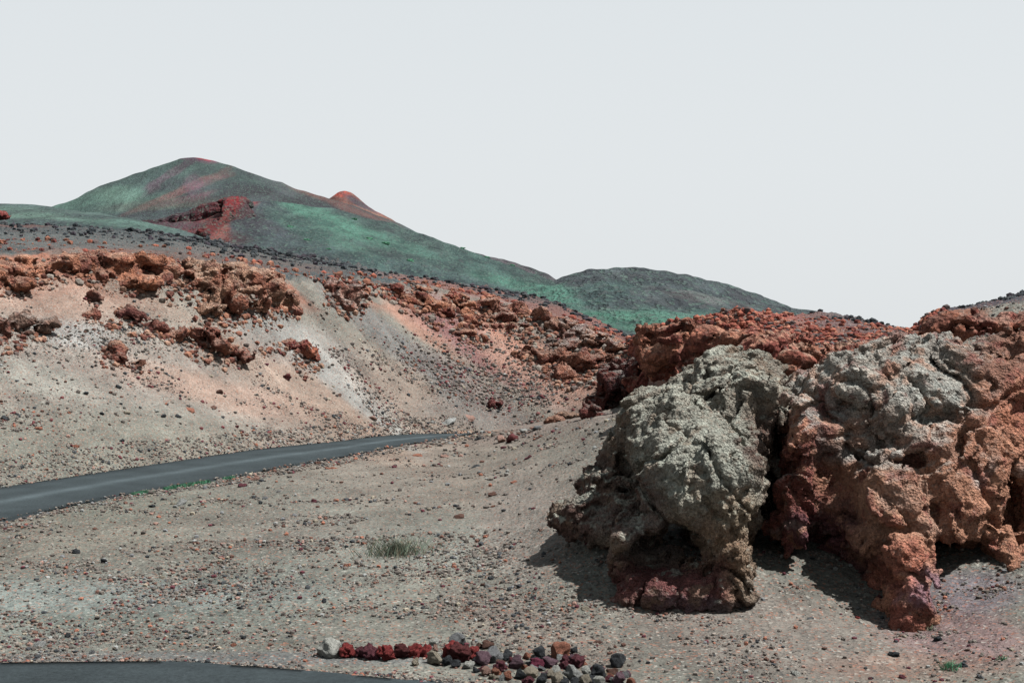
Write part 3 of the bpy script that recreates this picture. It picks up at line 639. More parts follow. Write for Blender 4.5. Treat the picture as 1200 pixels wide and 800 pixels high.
# crags further back
def crag_col(base, alt, top, seed):
    def fn(V, N):
        n = sstep(-0.15, 0.35, fbm(V*np.float32(0.5), 4, seed+70))[:, None]
        c = np.asarray(base)*(1-n)+np.asarray(alt)*n
        u = sstep(0.45, 0.9, N[:, 2]+0.5*fbm(V*np.float32(0.9), 3, seed+71))[:, None]*0.6
        c = c*(1-u)+np.asarray(top)*u
        n = sstep(0.2, 0.45, fbm(V*np.float32(1.2), 3, seed+72))[:, None]*0.6
        return c*(1-n)+A(104, 62, 56)*n
    return fn
cseed = [0]
crag_spots = []
def crag(label, spots, base, alt, top, cell=0.13, cuts=(), name='rock_outcrop', cat='rock outcrop', lump=(0.28, 0.8), pit=(0.18, 1.8), warp=(0.3, 0.5), mat=None, group=None, k=0.25, dy=0.35):
    """spots: (px, py, width px, height px[, depth m]) standing on the slope where they are seen"""
    cseed[0] += 3; bl = []; cu = []; pit = (pit[0]*1.1, pit[1]); k = 0.28
    for s_ in spots:
        px, py, wd, ht = s_[:4]; h = hit(px, min(py+ht*0.35, 560)); Y = h[1]+(s_[4] if len(s_) > 4 else 0)
        if px < 735: crag_spots.append((px, py+ht*.45, wd*.62, max(ht*.7, 9)))
        rx, rz = wd/2/F*Y, ht/2/F*Y
        c = W(px, py, Y); rr = random.Random(int(px*7+py*13)); ry = max(rx*0.8, rz*1.1)
        bl.append((c[0], Y+rx*dy+ry*.25, c[2]-rz*.1, rx*.95, ry*.9, rz*.88))
        for _ in range(6):
            q = rr.uniform(.28, .5); a_ = rr.uniform(-1, 1); b_ = rr.uniform(-1, 1)*math.sqrt(1-a_*a_*.8)
            bl.append((c[0]+a_*rx*.8, Y+rx*dy-ry*rr.uniform(0, .6)*(1-abs(b_)*.5), c[2]+b_*rz*.75, rx*q, ry*q, rz*q*1.1))
        for _ in range(2):
            a_ = rr.uniform(-.8, .8); q = rr.uniform(.10, .18)
            cu.append((c[0]+a_*rx, Y-ry*.5, c[2]+rr.uniform(-.7, .5)*rz, rx*q, ry*.7, rz*q*1.2))
    for s_ in cuts:
        px, py, wd, ht = s_[:4]; h = hit(px, min(py+ht*0.35, 560)); Y = h[1]+(s_[4] if len(s_) > 4 else 0)
        rx, rz = wd/2/F*Y, ht/2/F*Y; c = W(px, py, Y); cu.append((c[0], Y-0.3, c[2], rx, max(rx, rz)*1.3, rz))
    return rock_mass(name, label, cat, bl, cu, cell, crag_col(base, alt, top, cseed[0]), mat or M_crag, warp=warp, lump=lump, pit=pit, fine=(0.04, 3.5), k=k, seed=cseed[0], group=group)
o1, o2, o3, gry, wht = A(176, 116, 88), A(142, 88, 74), A(184, 148, 126), A(146, 142, 136), A(176, 172, 166)
crag('crusty orange rim rock at the left edge above the ash slope', [(-20, 306, 50, 16), (20, 306, 50, 16), (60, 306, 40, 16), (75, 314, 30, 18), (-30, 318, 60, 34), (10, 318, 60, 30), (50, 314, 50, 24), (12, 334, 40, 18)], o1, o2, o3, group='rim crust above the ash slope')
crag('low crusty orange rim ledge between the left edge and the overhang', [(100, 304, 50, 16), (140, 304, 50, 16), (180, 307, 40, 18), (170, 322, 40, 22), (112, 322, 36, 14), (90, 310, 50, 22), (125, 312, 50, 26), (160, 316, 50, 28), (150, 332, 50, 16), (185, 318, 36, 30)], o1, o2, o3, group='rim crust above the ash slope')
crag('large overhanging rim crag with a deep dark hollow beneath', [(225, 312, 50, 18), (270, 316, 50, 20), (310, 326, 40, 22), (280, 345, 60, 34), (210, 322, 44, 34), (250, 322, 60, 34), (290, 330, 50, 40), (262, 350, 52, 44), (245, 362, 30, 24), (318, 342, 34, 40), (232, 328, 50, 30), (300, 352, 30, 30), (335, 352, 24, 26)], A(172, 132, 108), A(150, 96, 76), A(186, 160, 140), cuts=[(212, 352, 36, 34, -0.2), (270, 375, 30, 14), (283, 322, 8, 22, -.3)], cell=0.11, group='rim crust above the ash slope')
crag('small round rust knob at the right end of the overhang', [(342, 358, 20, 20), (335, 364, 14, 12)], o1, o2, o3, group='rim crust above the ash slope')
crag('pale pinkish crag where the rim meets the dark gully', [(392, 338, 30, 26), (412, 348, 34, 26), (405, 358, 30, 16), (428, 344, 16, 20)], A(176, 140, 124), o2, wht)
crag('broken grey and rust outcrop low on the left edge of the slope', [(-10, 385, 50, 34), (22, 380, 36, 22), (48, 385, 30, 16), (10, 400, 40, 14)], A(140, 112, 98), o2, gry)
crag('dark maroon crag in the middle of the ash slope', [(145, 368, 22, 22), (158, 376, 34, 20), (178, 382, 24, 16), (130, 378, 16, 10)], A(124, 76, 66), A(104, 60, 58), A(150, 116, 102))
crag('small knob rock above the maroon crag', [(108, 348, 16, 14)], o2, A(110, 74, 66), o3)
crag('small rust rock left of the maroon crag', [(112, 367, 18, 14)], o2, A(110, 74, 66), o3)
crag('lumpy brown boulder pile below the maroon crag', [(130, 408, 24, 20), (135, 420, 20, 12), (160, 427, 14, 10)], A(150, 104, 84), o2, o3)
crag('broad orange broken outcrop in the middle of the slope', [(215, 388, 34, 20), (232, 396, 40, 24), (250, 408, 40, 22), (272, 414, 32, 18), (280, 404, 22, 14), (200, 392, 20, 10)], A(168, 112, 88), o2, A(160, 136, 122))
crag('low orange ledge between the broad outcrop and the square block', [(312, 408, 26, 10), (330, 404, 24, 12)], o1, o2, o3)
crag('square rust-red block lowest on the slope', [(352, 406, 30, 18), (361, 414, 26, 28), (340, 404, 22, 12)], A(172, 104, 80), A(120, 56, 52), o3, cell=0.1)
crag('orange-red broken band along the second rim', [(462, 340, 24, 16), (478, 350, 26, 18), (495, 352, 30, 22), (515, 362, 36, 22), (540, 360, 30, 20), (552, 372, 30, 16), (530, 350, 40, 14), (490, 338, 40, 12)], o1, A(128, 66, 56), o3, group='broken band of the second rim')
crag('rust ledge at the right part of the second rim', [(575, 360, 40, 18), (605, 362, 36, 18), (590, 372, 36, 12), (630, 372, 30, 18)], A(160, 112, 92), o2, A(176, 150, 136), group='broken band of the second rim')
crag('small split rust rock on the pink scree', [(548, 390, 26, 14), (565, 396, 16, 10), (538, 384, 16, 10)], o1, o2, o3)
crag('purplish small rock right of the split rock', [(617, 384, 24, 16), (600, 384, 14, 8)], A(150, 90, 76), o2, A(170, 150, 140))
crag('grey and orange rubble spur descending behind the sand', [(655, 380, 34, 24), (680, 390, 40, 26), (700, 400, 36, 24), (672, 404, 40, 16), (720, 410, 34, 26), (640, 372, 24, 14)], A(164, 122, 102), A(130, 90, 78), wht)
crag('rust crag with a small dark cave above the sand', [(625, 412, 40, 16), (650, 418, 40, 26), (680, 428, 46, 30), (665, 440, 30, 16), (700, 425, 36, 26)], A(156, 104, 84), o2, A(160, 136, 122), cuts=[(643, 428, 18, 18, -0.4), (684, 442, 30, 14, -0.4)], cell=0.11)
crag('grey-topped dark red pillar behind the grey outcrop', [(728, 430, 44, 30, -2), (722, 452, 42, 50, -2), (742, 445, 34, 50, -2), (705, 470, 40, 26, -3), (692, 482, 30, 14, -3)], A(112, 62, 56), A(92, 54, 54), A(140, 144, 138), cell=0.09, cuts=[(748, 408, 14, 12, -3)])
crag('flat tan slab on the sand left of the pillar', [(664, 488, 36, 9, 0), (650, 492, 18, 7, 0)], A(150, 122, 104), A(150, 96, 76), o3, cell=0.08, lump=(.08, 1.2), pit=(.06, 2.5), warp=(.06, .8))
# right hand rim: a crust of orange rock with a shaded undercut
crag('long orange crusted rim rock with a shaded undercut behind the grey outcrop', [(770, 392, 50, 22, -4), (800, 392, 60, 26, -5), (840, 396, 60, 30, -5), (790, 415, 60, 30, -4.5), (830, 412, 60, 30, -4), (880, 402, 60, 36, -5), (760, 410, 34, 44, -3), (905, 418, 50, 50, -5), (780, 436, 56, 34, -4), (752, 450, 40, 30, -4)],
     A(174, 112, 88), A(148, 82, 72), A(194, 150, 124), cell=0.085, cuts=[(800, 410, 64, 20, -6.5), (770, 425, 40, 20, -6)], lump=(.2, 1.0), pit=(.13, 2.2), dy=0.2)
crag('orange crusted rim rock joining the top of the red cliff', [(925, 406, 60, 36, -4), (960, 408, 60, 30, -5), (1000, 411, 60, 28, -5), (1040, 411, 50, 24, -6), (940, 432, 60, 56, -4), (1060, 410, 40, 20, -5)],
     A(178, 118, 94), A(150, 88, 74), A(186, 160, 138), cell=0.085, lump=(.2, 1.0), pit=(.13, 2.2))
crag('orange crag with dark lava behind the top of the cliff', [(1095, 388, 40, 30, -4), (1120, 385, 50, 34, -4), (1100, 405, 40, 30, -5), (1150, 382, 50, 24, -4), (1190, 378, 50, 26, -4), (1235, 372, 60, 40, -4)],
     A(176, 112, 88), A(138, 78, 68), A(160, 132, 116), cell=0.085, lump=(.2, 1.0), pit=(.13, 2.2))
crag('small dark red rock on the floor under the pink scree', [(580, 475, 18, 12)], A(110, 60, 58), A(90, 52, 54), A(120, 84, 78), cell=.06, lump=(.1, 1.6), pit=(.06, 3), warp=(.08, 1))
crag('small red stump of wall rock on the skyline at the left edge', [(-4, 252, 30, 12, 60)], A(140, 66, 62), A(100, 60, 60), A(120, 70, 66), cell=.2)

# ------------------------------------------------------------------ loose stones
def ico(sub):
    import bmesh
    bm = bmesh.new(); bmesh.ops.create_icosphere(bm, subdivisions=sub, radius=1.0)
    V = np.array([v.co[:] for v in bm.verts], np.float32); Fx = np.array([[v.index for v in f.verts] for f in bm.faces], np.int32); bm.free()
    return V, Fx
I1, F1 = ico(1); I3, F3 = ico(3); I4, F4 = ico(4)
def stone_shape(V, seed, rough=0.3, chip=7):
    r = np.random.default_rng(seed); v = V.copy()
    for _ in range(chip):                       # flat broken faces
        n = r.normal(size=3); n /= np.linalg.norm(n); d = r.uniform(0.55, 0.85)
        h = v@n-d; m = h > 0; v[m] -= (h[m][:, None]*n)*0.95
    v = v*(1+rough*fbm(v*1.4, 3, seed)[:, None])
    return (v*np.array([1, r.uniform(.75, 1), r.uniform(.6, .85)], np.float32)).astype(np.float32)
stone_meshes = []
for i in range(14):
    o = mesh_np('stone', stone_shape(I3, 100+i, 0.25 if i < 9 else 0.5), F3, M_stone, smooth=True); me = o.data
    bpy.data.objects.remove(o); stone_meshes.append(me)
def put_stone(p, r, colr, label, group, rot=None, flat=1.0, mesh=None, name='stone', cat='stone', sink=0.35):
    o = bpy.data.objects.new(name, mesh or stone_meshes[int(rng.integers(len(stone_meshes)))]); col.objects.link(o)
    o.location = (p[0], p[1], p[2]+r*(0.62*flat-sink)); o.scale = (r, r*rng.uniform(.8, 1.05), r*flat)
    o.rotation_euler = rot or (rng.uniform(-.5, .5), rng.uniform(-.5, .5), rng.uniform(0, 6.28))
    o.color = (*[float(x) for x in colr], 1); return tag(o, label, cat, group)
# the row of stones set along the lower road: (zoom x, zoom y, radius, colour, label), read off the photograph
dust = lambda c: tuple(0.86*x+0.14*y for x, y in zip(c, (140, 130, 120)))
cw = dict(white=(205, 208, 200), red=(158, 52, 52), maroon=(112, 54, 66), beige=(176, 166, 146), dark=(62, 68, 74), grey=(136, 140, 144), orange=(178, 112, 88), magenta=(130, 46, 74), purple=(120, 90, 104), brown=(120, 84, 72), pink=(178, 138, 124), lgrey=(168, 172, 170), darkred=(100, 42, 44))
cw = {k: dust(v) for k, v in cw.items()}
row = [
 (97, 318, 31, 'white', 'big white rounded stone at the left end of the stone row'),
 (150, 328, 21, 'red', 'bright red stone right beside the big white one'),
 (190, 331, 18, 'maroon', 'small dark maroon stone between the red one and a larger maroon one'),
 (229, 330, 25, 'maroon', 'larger round maroon stone third of the red stones from the left'),
 (277, 337, 22, 'red', 'deep red stone standing a little lower in the row'),
 (320, 331, 22, 'darkred', 'dark red stone left of the pair of touching red stones'),
 (358, 326, 23, 'red', 'left stone of the pair of touching red stones'),
 (395, 328, 21, 'red', 'right stone of the pair of touching red stones'),
 (366, 361, 13, 'beige', 'small beige stone below the touching red pair'),
 (425, 298, 13, 'white', 'small white stone lying above the beige-grey stone'),
 (424, 350, 23, 'beige', 'round beige-grey stone just right of the red stones'),
 (428, 318, 11, 'pink', 'tiny pinkish stone between the white and the beige-grey stone'),
 (463, 358, 16, 'dark', 'dark slate stone under the big craggy red lump'),
 (492, 366, 14, 'dark', 'small black stone right of the dark slate stone'),
 (500, 292, 22, 'grey', 'grey flat stone resting on top of the craggy red lump'),
 (478, 326, 27, 'red', 'left half of the craggy red lava lump in the row'),
 (505, 332, 30, 'darkred', 'middle of the craggy red lava lump in the row'),
 (535, 334, 22, 'red', 'right half of the craggy red lava lump in the row'),
 (529, 369, 15, 'white', 'angular white stone below the craggy red lump'),
 (576, 350, 23, 'purple', 'purplish grey stone right of the craggy red lump'),
 (612, 338, 27, 'grey', 'large smooth grey stone with a flat face'),
 (590, 307, 15, 'brown', 'flat brown stone above the smooth grey stone'),
 (562, 310, 9, 'brown', 'tiny brown stone beside the flat brown stone'),
 (648, 340, 17, 'dark', 'dark stone leaning against the smooth grey stone'),
 (585, 390, 15, 'pink', 'pinkish stone at the foot below the purplish stone'),
 (553, 385, 10, 'dark', 'little dark stone at the foot left of the pinkish stone'),
 (634, 378, 17, 'maroon', 'dark maroon stone at the foot below the smooth grey stone'),
 (656, 403, 15, 'orange', 'rusty stone at the lower edge of the heap'),
 (681, 362, 23, 'purple', 'round purple-brown stone in the middle of the heap'),
 (692, 400, 18, 'dark', 'dark stone right of the rusty foot stone'),
 (712, 342, 12, 'orange', 'small orange stone above the magenta stone'),
 (722, 366, 12, 'grey', 'small grey stone left of the magenta stone'),
 (746, 368, 18, 'magenta', 'magenta-red stone in the middle of the heap'),
 (726, 393, 19, 'beige', 'beige stone below the magenta stone'),
 (754, 330, 21, 'dark', 'blue-black stone on top of the heap'),
 (760, 414, 18, 'dark', 'dark stone at the bottom of the heap below the magenta stone'),
 (783, 362, 21, 'purple', 'purple stone right of the magenta stone'),
 (812, 326, 27, 'orange', 'big orange stone on top right of the heap'),
 (806, 390, 19, 'white', 'whitish stone below the purple stone'),
 (780, 398, 14, 'beige', 'small beige stone left of the whitish stone'),
 (812, 413, 18, 'beige', 'beige stone at the bottom under the whitish stone'),
 (830, 360, 17, 'maroon', 'maroon stone under the big orange stone'),
 (858, 396, 25, 'lgrey', 'large pale grey stone low in the right part of the heap'),
 (862, 326, 15, 'dark', 'dark stone right of the big orange stone'),
 (874, 360, 20, 'maroon', 'jagged maroon stone above the large pale grey stone'),
 (898, 388, 15, 'white', 'small pale stone right of the large pale grey stone'),
 (900, 416, 16, 'beige', 'beige stone at the bottom right of the large pale grey stone'),
 (935, 394, 24, 'dark', 'large square dark stone near the right end'),
 (938, 421, 16, 'white', 'pale stone at the frame bottom under the square dark stone'),
 (995, 358, 23, 'dark', 'lone black stone above the right end of the row'),
 (1000, 412, 20, 'purple', 'dark purple stone at the right end by the frame bottom'),
 (1040, 425, 14, 'orange', 'small orange stone last at the right end of the row'),
 (968, 414, 12, 'maroon', 'small maroon stone between the square dark stone and the right end'),
 (716, 420, 14, 'maroon', 'maroon stone on the frame bottom under the beige stone'),
 (862, 424, 15, 'dark', 'dark stone on the frame bottom under the large pale grey stone'),
]
rowmesh = []
for i in range(10):
    o = mesh_np('stone', stone_shape(I4, 300+i, 0.22 if i < 6 else 0.55, 9), F4, M_stone); me = o.data; bpy.data.objects.remove(o); rowmesh.append(me)
for i, (zx, zy, zr, cn, lb) in enumerate(row):
    px, py = 350+zx/2.667, 640+zy/2.667
    p = hit(px, min(py+zr/2.667*0.75, 812)); r = zr/2.667/F*p[1]*1.38
    hz = W(px, py, p[1])[2]
    jag = cn in ('red', 'darkred', 'maroon', 'magenta')
    o = put_stone((p[0], p[1], hz), r, A(*cw[cn]), lb, 'stones set in a row along the lower road', mesh=rowmesh[int(rng.integers(6, 10)) if jag else int(rng.integers(0, 6))], flat=1.0, sink=0.62)
hw = ['dark', 'maroon', 'grey', 'purple', 'beige', 'orange', 'brown', 'lgrey']
hname = dict(dark='black', maroon='maroon', grey='grey', purple='purplish', beige='cream', orange='rusty', brown='brown', lgrey='pale grey')
where = ['left end', 'left part', 'middle', 'right part', 'right end']
for i in range(44):
    zx = 560+480*(i+random.random())/44; top = np.interp(zx, [560, 640, 760, 860, 940, 1040], [340, 345, 345, 350, 385, 405]); zy = random.uniform(top, 425); zr = random.uniform(9, 15)
    px, py = 350+zx/2.667, 640+zy/2.667; cn = hw[i % 8]; p = hit(px, min(py+2, 812)); hz = W(px, py, p[1])[2]
    put_stone((p[0], p[1]+.05, hz), zr*1.5/2.667/F*p[1], A(*cw[cn]), f"small {hname[cn]} stone wedged between the larger stones in the {where[int((zx-560)/96.1)]} of the heap", 'small stones wedged in the heap of the row', mesh=rowmesh[int(rng.integers(0, 10))], sink=.62)
# stones one can point at on the slopes: (px, py, radius px, colour, flat, label)
marked = [
 (45, 751, 12, 'lgrey', .5, 'broad pale flat stone sunk in the gravel by the left edge'), (273, 754, 6, 'orange', .7, 'single orange stone near the lower road'), (213, 587, 9, 'lgrey', .7, 'pale grey stone on the gravel just below the upper road'),
 (178, 592, 5, 'dark', .7, 'black stone left of the pale grey stone below the road'), (90, 645, 6, 'dark', .9, 'black upright stone in the left gravel'), (122, 656, 5, 'dark', .8, 'black stone right of the upright black one'), (19, 628, 5, 'dark', .7, 'dark stone near the left edge below the road'),
 (190, 675, 6, 'beige', .7, 'cream stone left of the gravel patch'), (203, 589, 4, 'beige', .7, 'little cream stone touching the pale grey stone'), (238, 686, 6, 'lgrey', .7, 'pale stone on top of a rubble patch'), (216, 702, 5, 'beige', .7, 'cream stone below the rubble patch'),
 (282, 710, 6, 'dark', .7, 'black stone in the lower gravel left of the shrub'), (298, 559, 8, 'pink', .6, 'pink-brown stone just under the road bend'), (283, 567, 7, 'maroon', .7, 'maroon stone below the pink-brown stone'), (299, 581, 6, 'dark', .6, 'dark stone below the maroon stone'),
 (369, 586, 6, 'maroon', .7, 'maroon stone in the middle of the gravel'), (388, 545, 9, 'orange', .45, 'flat orange slab at the roadside'), (372, 541, 6, 'brown', .6, 'brown stone touching the flat orange slab'), (489, 531, 8, 'orange', .5, 'red-orange stone below the road end'),
 (521, 532, 8, 'pink', .6, 'pink stone among rubble below the road end'), (558, 544, 6, 'dark', .6, 'dark stone right of the rubble'), (602, 563, 5, 'orange', .6, 'small orange stone on open gravel'), (577, 578, 6, 'brown', .7, 'brown round stone on open gravel'),
 (537, 604, 8, 'brown', .8, 'rough brown stone above the shrub'), (399, 613, 5, 'white', .8, 'white stone left above the shrub'), (428, 636, 4, 'orange', .8, 'orange pebble left beside the shrub'), (600, 513, 11, 'darkred', .9, 'rusty chunk on the pale rubble by the road end'),
 (588, 514, 9, 'pink', .8, 'pink chunk left of the rusty chunk'), (615, 503, 7, 'lgrey', .7, 'pale chunk behind the rusty chunk'), (573, 508, 6, 'beige', .7, 'cream chunk left of the pink chunk'), (630, 500, 7, 'grey', .7, 'grey chunk right of the pale chunk'), (620, 534, 6, 'maroon', .6, 'maroon stone below the rubble heap'),
 (526, 491, 12, 'lgrey', .6, 'pale flat boulder at the foot of the scree'), (550, 487, 8, 'pink', .7, 'pink stone right of the pale flat boulder'), (436, 487, 7, 'pink', .5, 'pinkish stone at the foot of the ash slope'), (222, 477, 8, 'orange', .5, 'flat rust slab on the lower ash slope'), (250, 476, 5, 'brown', .6, 'brown stone right of the flat rust slab'),
 (191, 486, 5, 'dark', .7, 'dark stone left under the flat rust slab'), (208, 486, 5, 'dark', .7, 'dark stone under the flat rust slab'), (183, 480, 4, 'white', .7, 'white stone left of the rust slab'), (148, 482, 5, 'beige', .7, 'cream stone on the lower ash slope'), (7, 488, 7, 'dark', .6, 'black flat stone on the slope at the left edge'),
 (45, 500, 6, 'orange', .7, 'orange stone on the slope near the left edge'), (89, 521, 6, 'orange', .7, 'orange stone low on the slope above the road'), (336, 441, 6, 'darkred', .9, 'dark red stone below the square block'), (258, 458, 5, 'brown', .8, 'brown stone under the broad orange outcrop'), (100, 459, 5, 'dark', .7, 'dark stone mid slope at the left'),
 (397, 461, 5, 'brown', .5, 'brown flat stone on the smooth ash slope'), (659, 441, 9, 'lgrey', .7, 'smooth pale boulder in front of the small cave'), (685, 711, 6, 'beige', .7, 'cream stone at the edge of the outcrop shadow'), (700, 750, 7, 'brown', .5, 'brown flat stone right of the rubble slide'),
 (933, 787, 7, 'white', .7, 'white stone in the lower right gravel'), (966, 757, 5, 'pink', .6, 'pinkish stone on the sand below the cliff'), (1048, 765, 7, 'dark', .9, 'black upright stone on the sand below the cliff'), (1058, 792, 5, 'maroon', .7, 'maroon stone at the bottom right'), (891, 721, 4, 'beige', .7, 'cream pebble between the two big rocks'),
 (1100, 747, 7, 'dark', .8, 'black rough stone right below the cliff foot'), (1130, 777, 8, 'dark', .5, 'dark flat stone beside the green tuft'), (1150, 790, 7, 'grey', .5, 'grey flat stone in the lower right corner'), (1005, 722, 4, 'red', .7, 'red pebble in front of the cliff shadow'), (950, 722, 5, 'grey', .5, 'flat grey stone on the sand before the cliff'),
 (548, 713, 6, 'brown', .6, 'brown stone on top of the rubble slide'), (572, 684, 6, 'lgrey', .6, 'pale stone near the head of the rubble slide'), (543, 644, 6, 'white', .5, 'white flat stone right of the shrub'), (470, 722, 6, 'dark', .7, 'black stone left of the rubble slide'), (405, 662, 5, 'orange', .6, 'orange stone left below the shrub'),
 (380, 703, 5, 'dark', .8, 'black stone above the white end stone'), (353, 745, 7, 'lgrey', .5, 'pale flat stone above the white end stone'), (8, 255, 5, 'darkred', .6, 'dark red stone on the skyline ledge'),
]
for (px, py, r, cn, fl, lb) in marked:
    p = hit(px, py+r*0.4); rr = r/F*p[1]
    put_stone(p, rr, A(*cw[cn]), lb, None, flat=fl)
# counted stones, scattered by patch (px, py, rx, ry, share, place words)
zones = [
 (120, 745, 140, 22, 34, 'in left rubble along the lower road', (2.5, 5)), (330, 740, 90, 20, 18, 'in gravel left of the white end stone', (2.2, 4.2)),
 (520, 690, 60, 30, 30, 'at the head of the rubble slide', (2.5, 5)), (610, 725, 60, 26, 44, 'in the slide above the stone row', (2.5, 5)), (250, 690, 90, 26, 26, 'in the gravel patch between the roads', (2.3, 4.6)),
 (100, 625, 110, 34, 16, 'on gravel under the upper road', (2.2, 4.2)), (330, 590, 110, 26, 18, 'on gravel between road and shrub', (2.2, 4.2)), (570, 515, 60, 10, 24, 'in rubble where the road ends', (2.2, 5)),
 (600, 600, 80, 26, 12, 'on open gravel left of grey outcrop', (2.2, 4)), (980, 775, 160, 22, 14, 'on the sand below the red cliff', (2.2, 4)), (1150, 775, 60, 20, 12, 'in the lower right corner gravel', (2.5, 5)),
 (80, 485, 110, 40, 20, 'on the lower left ash slope', (2.2, 4.2)), (590, 460, 70, 24, 26, 'in dark scree under the second rim', (2.2, 4.6)), (120, 405, 90, 26, 20, 'among outcrops on the left slope', (2.5, 5)), (470, 400, 100, 40, 12, 'in the gully scree', (2, 3.6)),
]
cname = dict(white='whitish', red='red', maroon='maroon', beige='cream', dark='black', grey='grey', orange='orange', brown='brown', pink='pinkish', lgrey='pale grey')
cprob = ['dark']*7+['grey']*4+['brown']*5+['orange']*4+['beige']*3+['pink']*3+['lgrey']*3+['maroon']*3+['white']
made = 0
for (zx, zy, rx, ry, n, words, (r0, r1)) in zones:
    rs = sorted([r0+(r1-r0)*random.random()**2.2 for _ in range(int(n*0.40))], reverse=True)
    for k, r in enumerate(rs):
        a = random.random()*6.283; q = math.sqrt(random.random())
        px, py = zx+rx*q*math.cos(a), zy+ry*q*math.sin(a); cn = random.choice(cprob)
        edge = float(np.interp(px, [0, 190, 330, 460, 560, 700], [778, 776, 785, 797, 806, 840]))
        if py > edge-4: py = edge-4-random.random()*10
        p = hit(px, py); size = 'bigger' if r > r0+(r1-r0)*0.45 else 'small'
        fl = random.choice([.55, .7, .85]); fw = {.55: 'flat', .7: 'low', .85: 'rounded'}[fl]
        dx, dy = (px-zx)/rx, (py-zy)/ry
        sx = 'left' if dx < -.33 else 'right' if dx > .33 else 'middle'; sy = 'upper' if dy < -.3 else 'lower' if dy > .3 else ''
        spot = (sy+' '+sx).strip()+' part'
        o = put_stone(p, r/F*p[1], A(*cw[cn])*random.uniform(.8, 1.15), f'{size} {fw} {cname[cn]} stone {words}, {spot}', 'loose stones scattered '+words, flat=fl)
        made += 1
# everything smaller: nobody could count it
base_peb = [stone_shape(I1, 500+i, 0.35, 3) for i in range(12)]
def rubble_field(name, label, n, rows, dens, size, cols, seed, kind='stuff', bands=None, lift=0.0):
    r = np.random.default_rng(seed)
    lo_, hi_ = np.searchsorted(rowtag, rows[0]), np.searchsorted(rowtag, rows[1])
    c0, c1 = np.searchsorted(pxs, -90), np.searchsorted(pxs, 1290)
    N = n*6
    ci = r.uniform(c0, c1-1, N); ri = r.uniform(lo_, hi_-1, N)
    a, b = ci.astype(int), ri.astype(int); fa, fb = (ci-a)[:, None], (ri-b)[:, None]
    tg_ = np.interp(ri, np.arange(len(rowtag)), rowtag)
    Pp = T[a, b]*(1-fa)*(1-fb)+T[a+1, b]*fa*(1-fb)+T[a, b+1]*(1-fa)*fb+T[a+1, b+1]*fa*fb
    x, y = pxy(Pp)
    d = dens(x, y, Pp)
    if bands: d = d*sum(((tg_ > p_) & (tg_ < q_)) for p_, q_ in bands)
    Pp[:, 2] += lift*((tg_ > 5) & (tg_ < 6))
    keep = r.random(N) < d; keep &= (np.cumsum(keep) <= n)
    Pp = Pp[keep]; x = x[keep]; y = y[keep]; m = len(Pp)
    s = size(x, y, Pp, r.random(m)).astype(np.float32)
    which = r.integers(0, len(base_peb), m)
    ang = r.uniform(0, 6.28, m); ca, sa = np.cos(ang), np.sin(ang)
    Bv = np.stack(base_peb)[which]                    # m,12,3
    Vx = Bv[:, :, 0]*ca[:, None]-Bv[:, :, 1]*sa[:, None]; Vy = Bv[:, :, 0]*sa[:, None]+Bv[:, :, 1]*ca[:, None]
    Vv = np.stack([Vx, Vy, Bv[:, :, 2]*r.uniform(.9, 1.4, m)[:, None]], -1)*(s*r.uniform(.8, 1.1, m).astype(np.float32))[:, None, None]+Pp[:, None, :]
    Vv[:, :, 2] += 0.3*s[:, None]
    nv = I1.shape[0]
    Fv = (F1[None]+(np.arange(m)*nv)[:, None, None]).reshape(-1, 3)
    cc = np.asarray(cols)[r.integers(0, len(cols), m)]*r.uniform(.7, 1.2, m)[:, None]
    # most crumbs share the colour of the ground they broke from
    o = mesh_np(name, Vv.reshape(-1, 3), Fv, M_pebble, np.repeat(cc, nv, axis=0), smooth=False)
    return tag(o, label, 'gravel', kind=kind)
gcols = [A(*cw[c]) for c in ('dark', 'dark', 'dark', 'grey', 'brown', 'brown', 'orange', 'beige', 'pink', 'lgrey', 'maroon')]+[A(134, 126, 118)]*9+[A(112, 104, 98)]*8+[A(150, 140, 130)]*4
def dn_near(x, y, Pp):
    n = fbm((Pp*np.float32(0.45)), 3, 80); base = 0.09+0.75*sstep(0.08, 0.5, n)**1.3
    for (a, b, rx, ry, s_) in ((610, 715, 90, 45, .9), (150, 745, 200, 20, .6), (260, 685, 110, 30, .6), (540, 660, 80, 40, .5), (590, 508, 70, 10, .8), (650, 760, 120, 30, .6), (1150, 770, 80, 30, .5)):
        base = base+s_*sstep(1.2, .3, np.sqrt(((x-a)/rx)**2+((y-b)/ry)**2))
    for (a, b) in ((690, 704), (730, 716), (780, 724), (840, 730), (880, 700), (925, 690), (1000, 716), (1060, 742), (1105, 715), (1160, 694), (900, 655), (640, 612), (680, 625)):
        base = base+.8*sstep(1.2, .3, np.sqrt(((x-a)/26)**2+((y-b)/9)**2))
    e = np.interp(x, [-100, 190, 330, 460, 560, 700], [778, 776, 785, 797, 806, 850]); base = base*(y < e-1)
    for (a, b, rx, ry) in ((960, 720, 90, 40), (640, 610, 40, 40), (900, 690, 40, 50)): base = base*(1-.7*sstep(1.2, .5, np.sqrt(((x-a)/rx)**2+((y-b)/ry)**2)))
    return np.clip(base, 0, 1)
rubble_field('gravel', 'fine gravel and broken crumbs strewn between the two roads', 42000, (2.0, 5.0), dn_near, lambda x, y, Pp, u: (0.011+0.050*u**7)*Pp[:, 1]/24, gcols, 1)
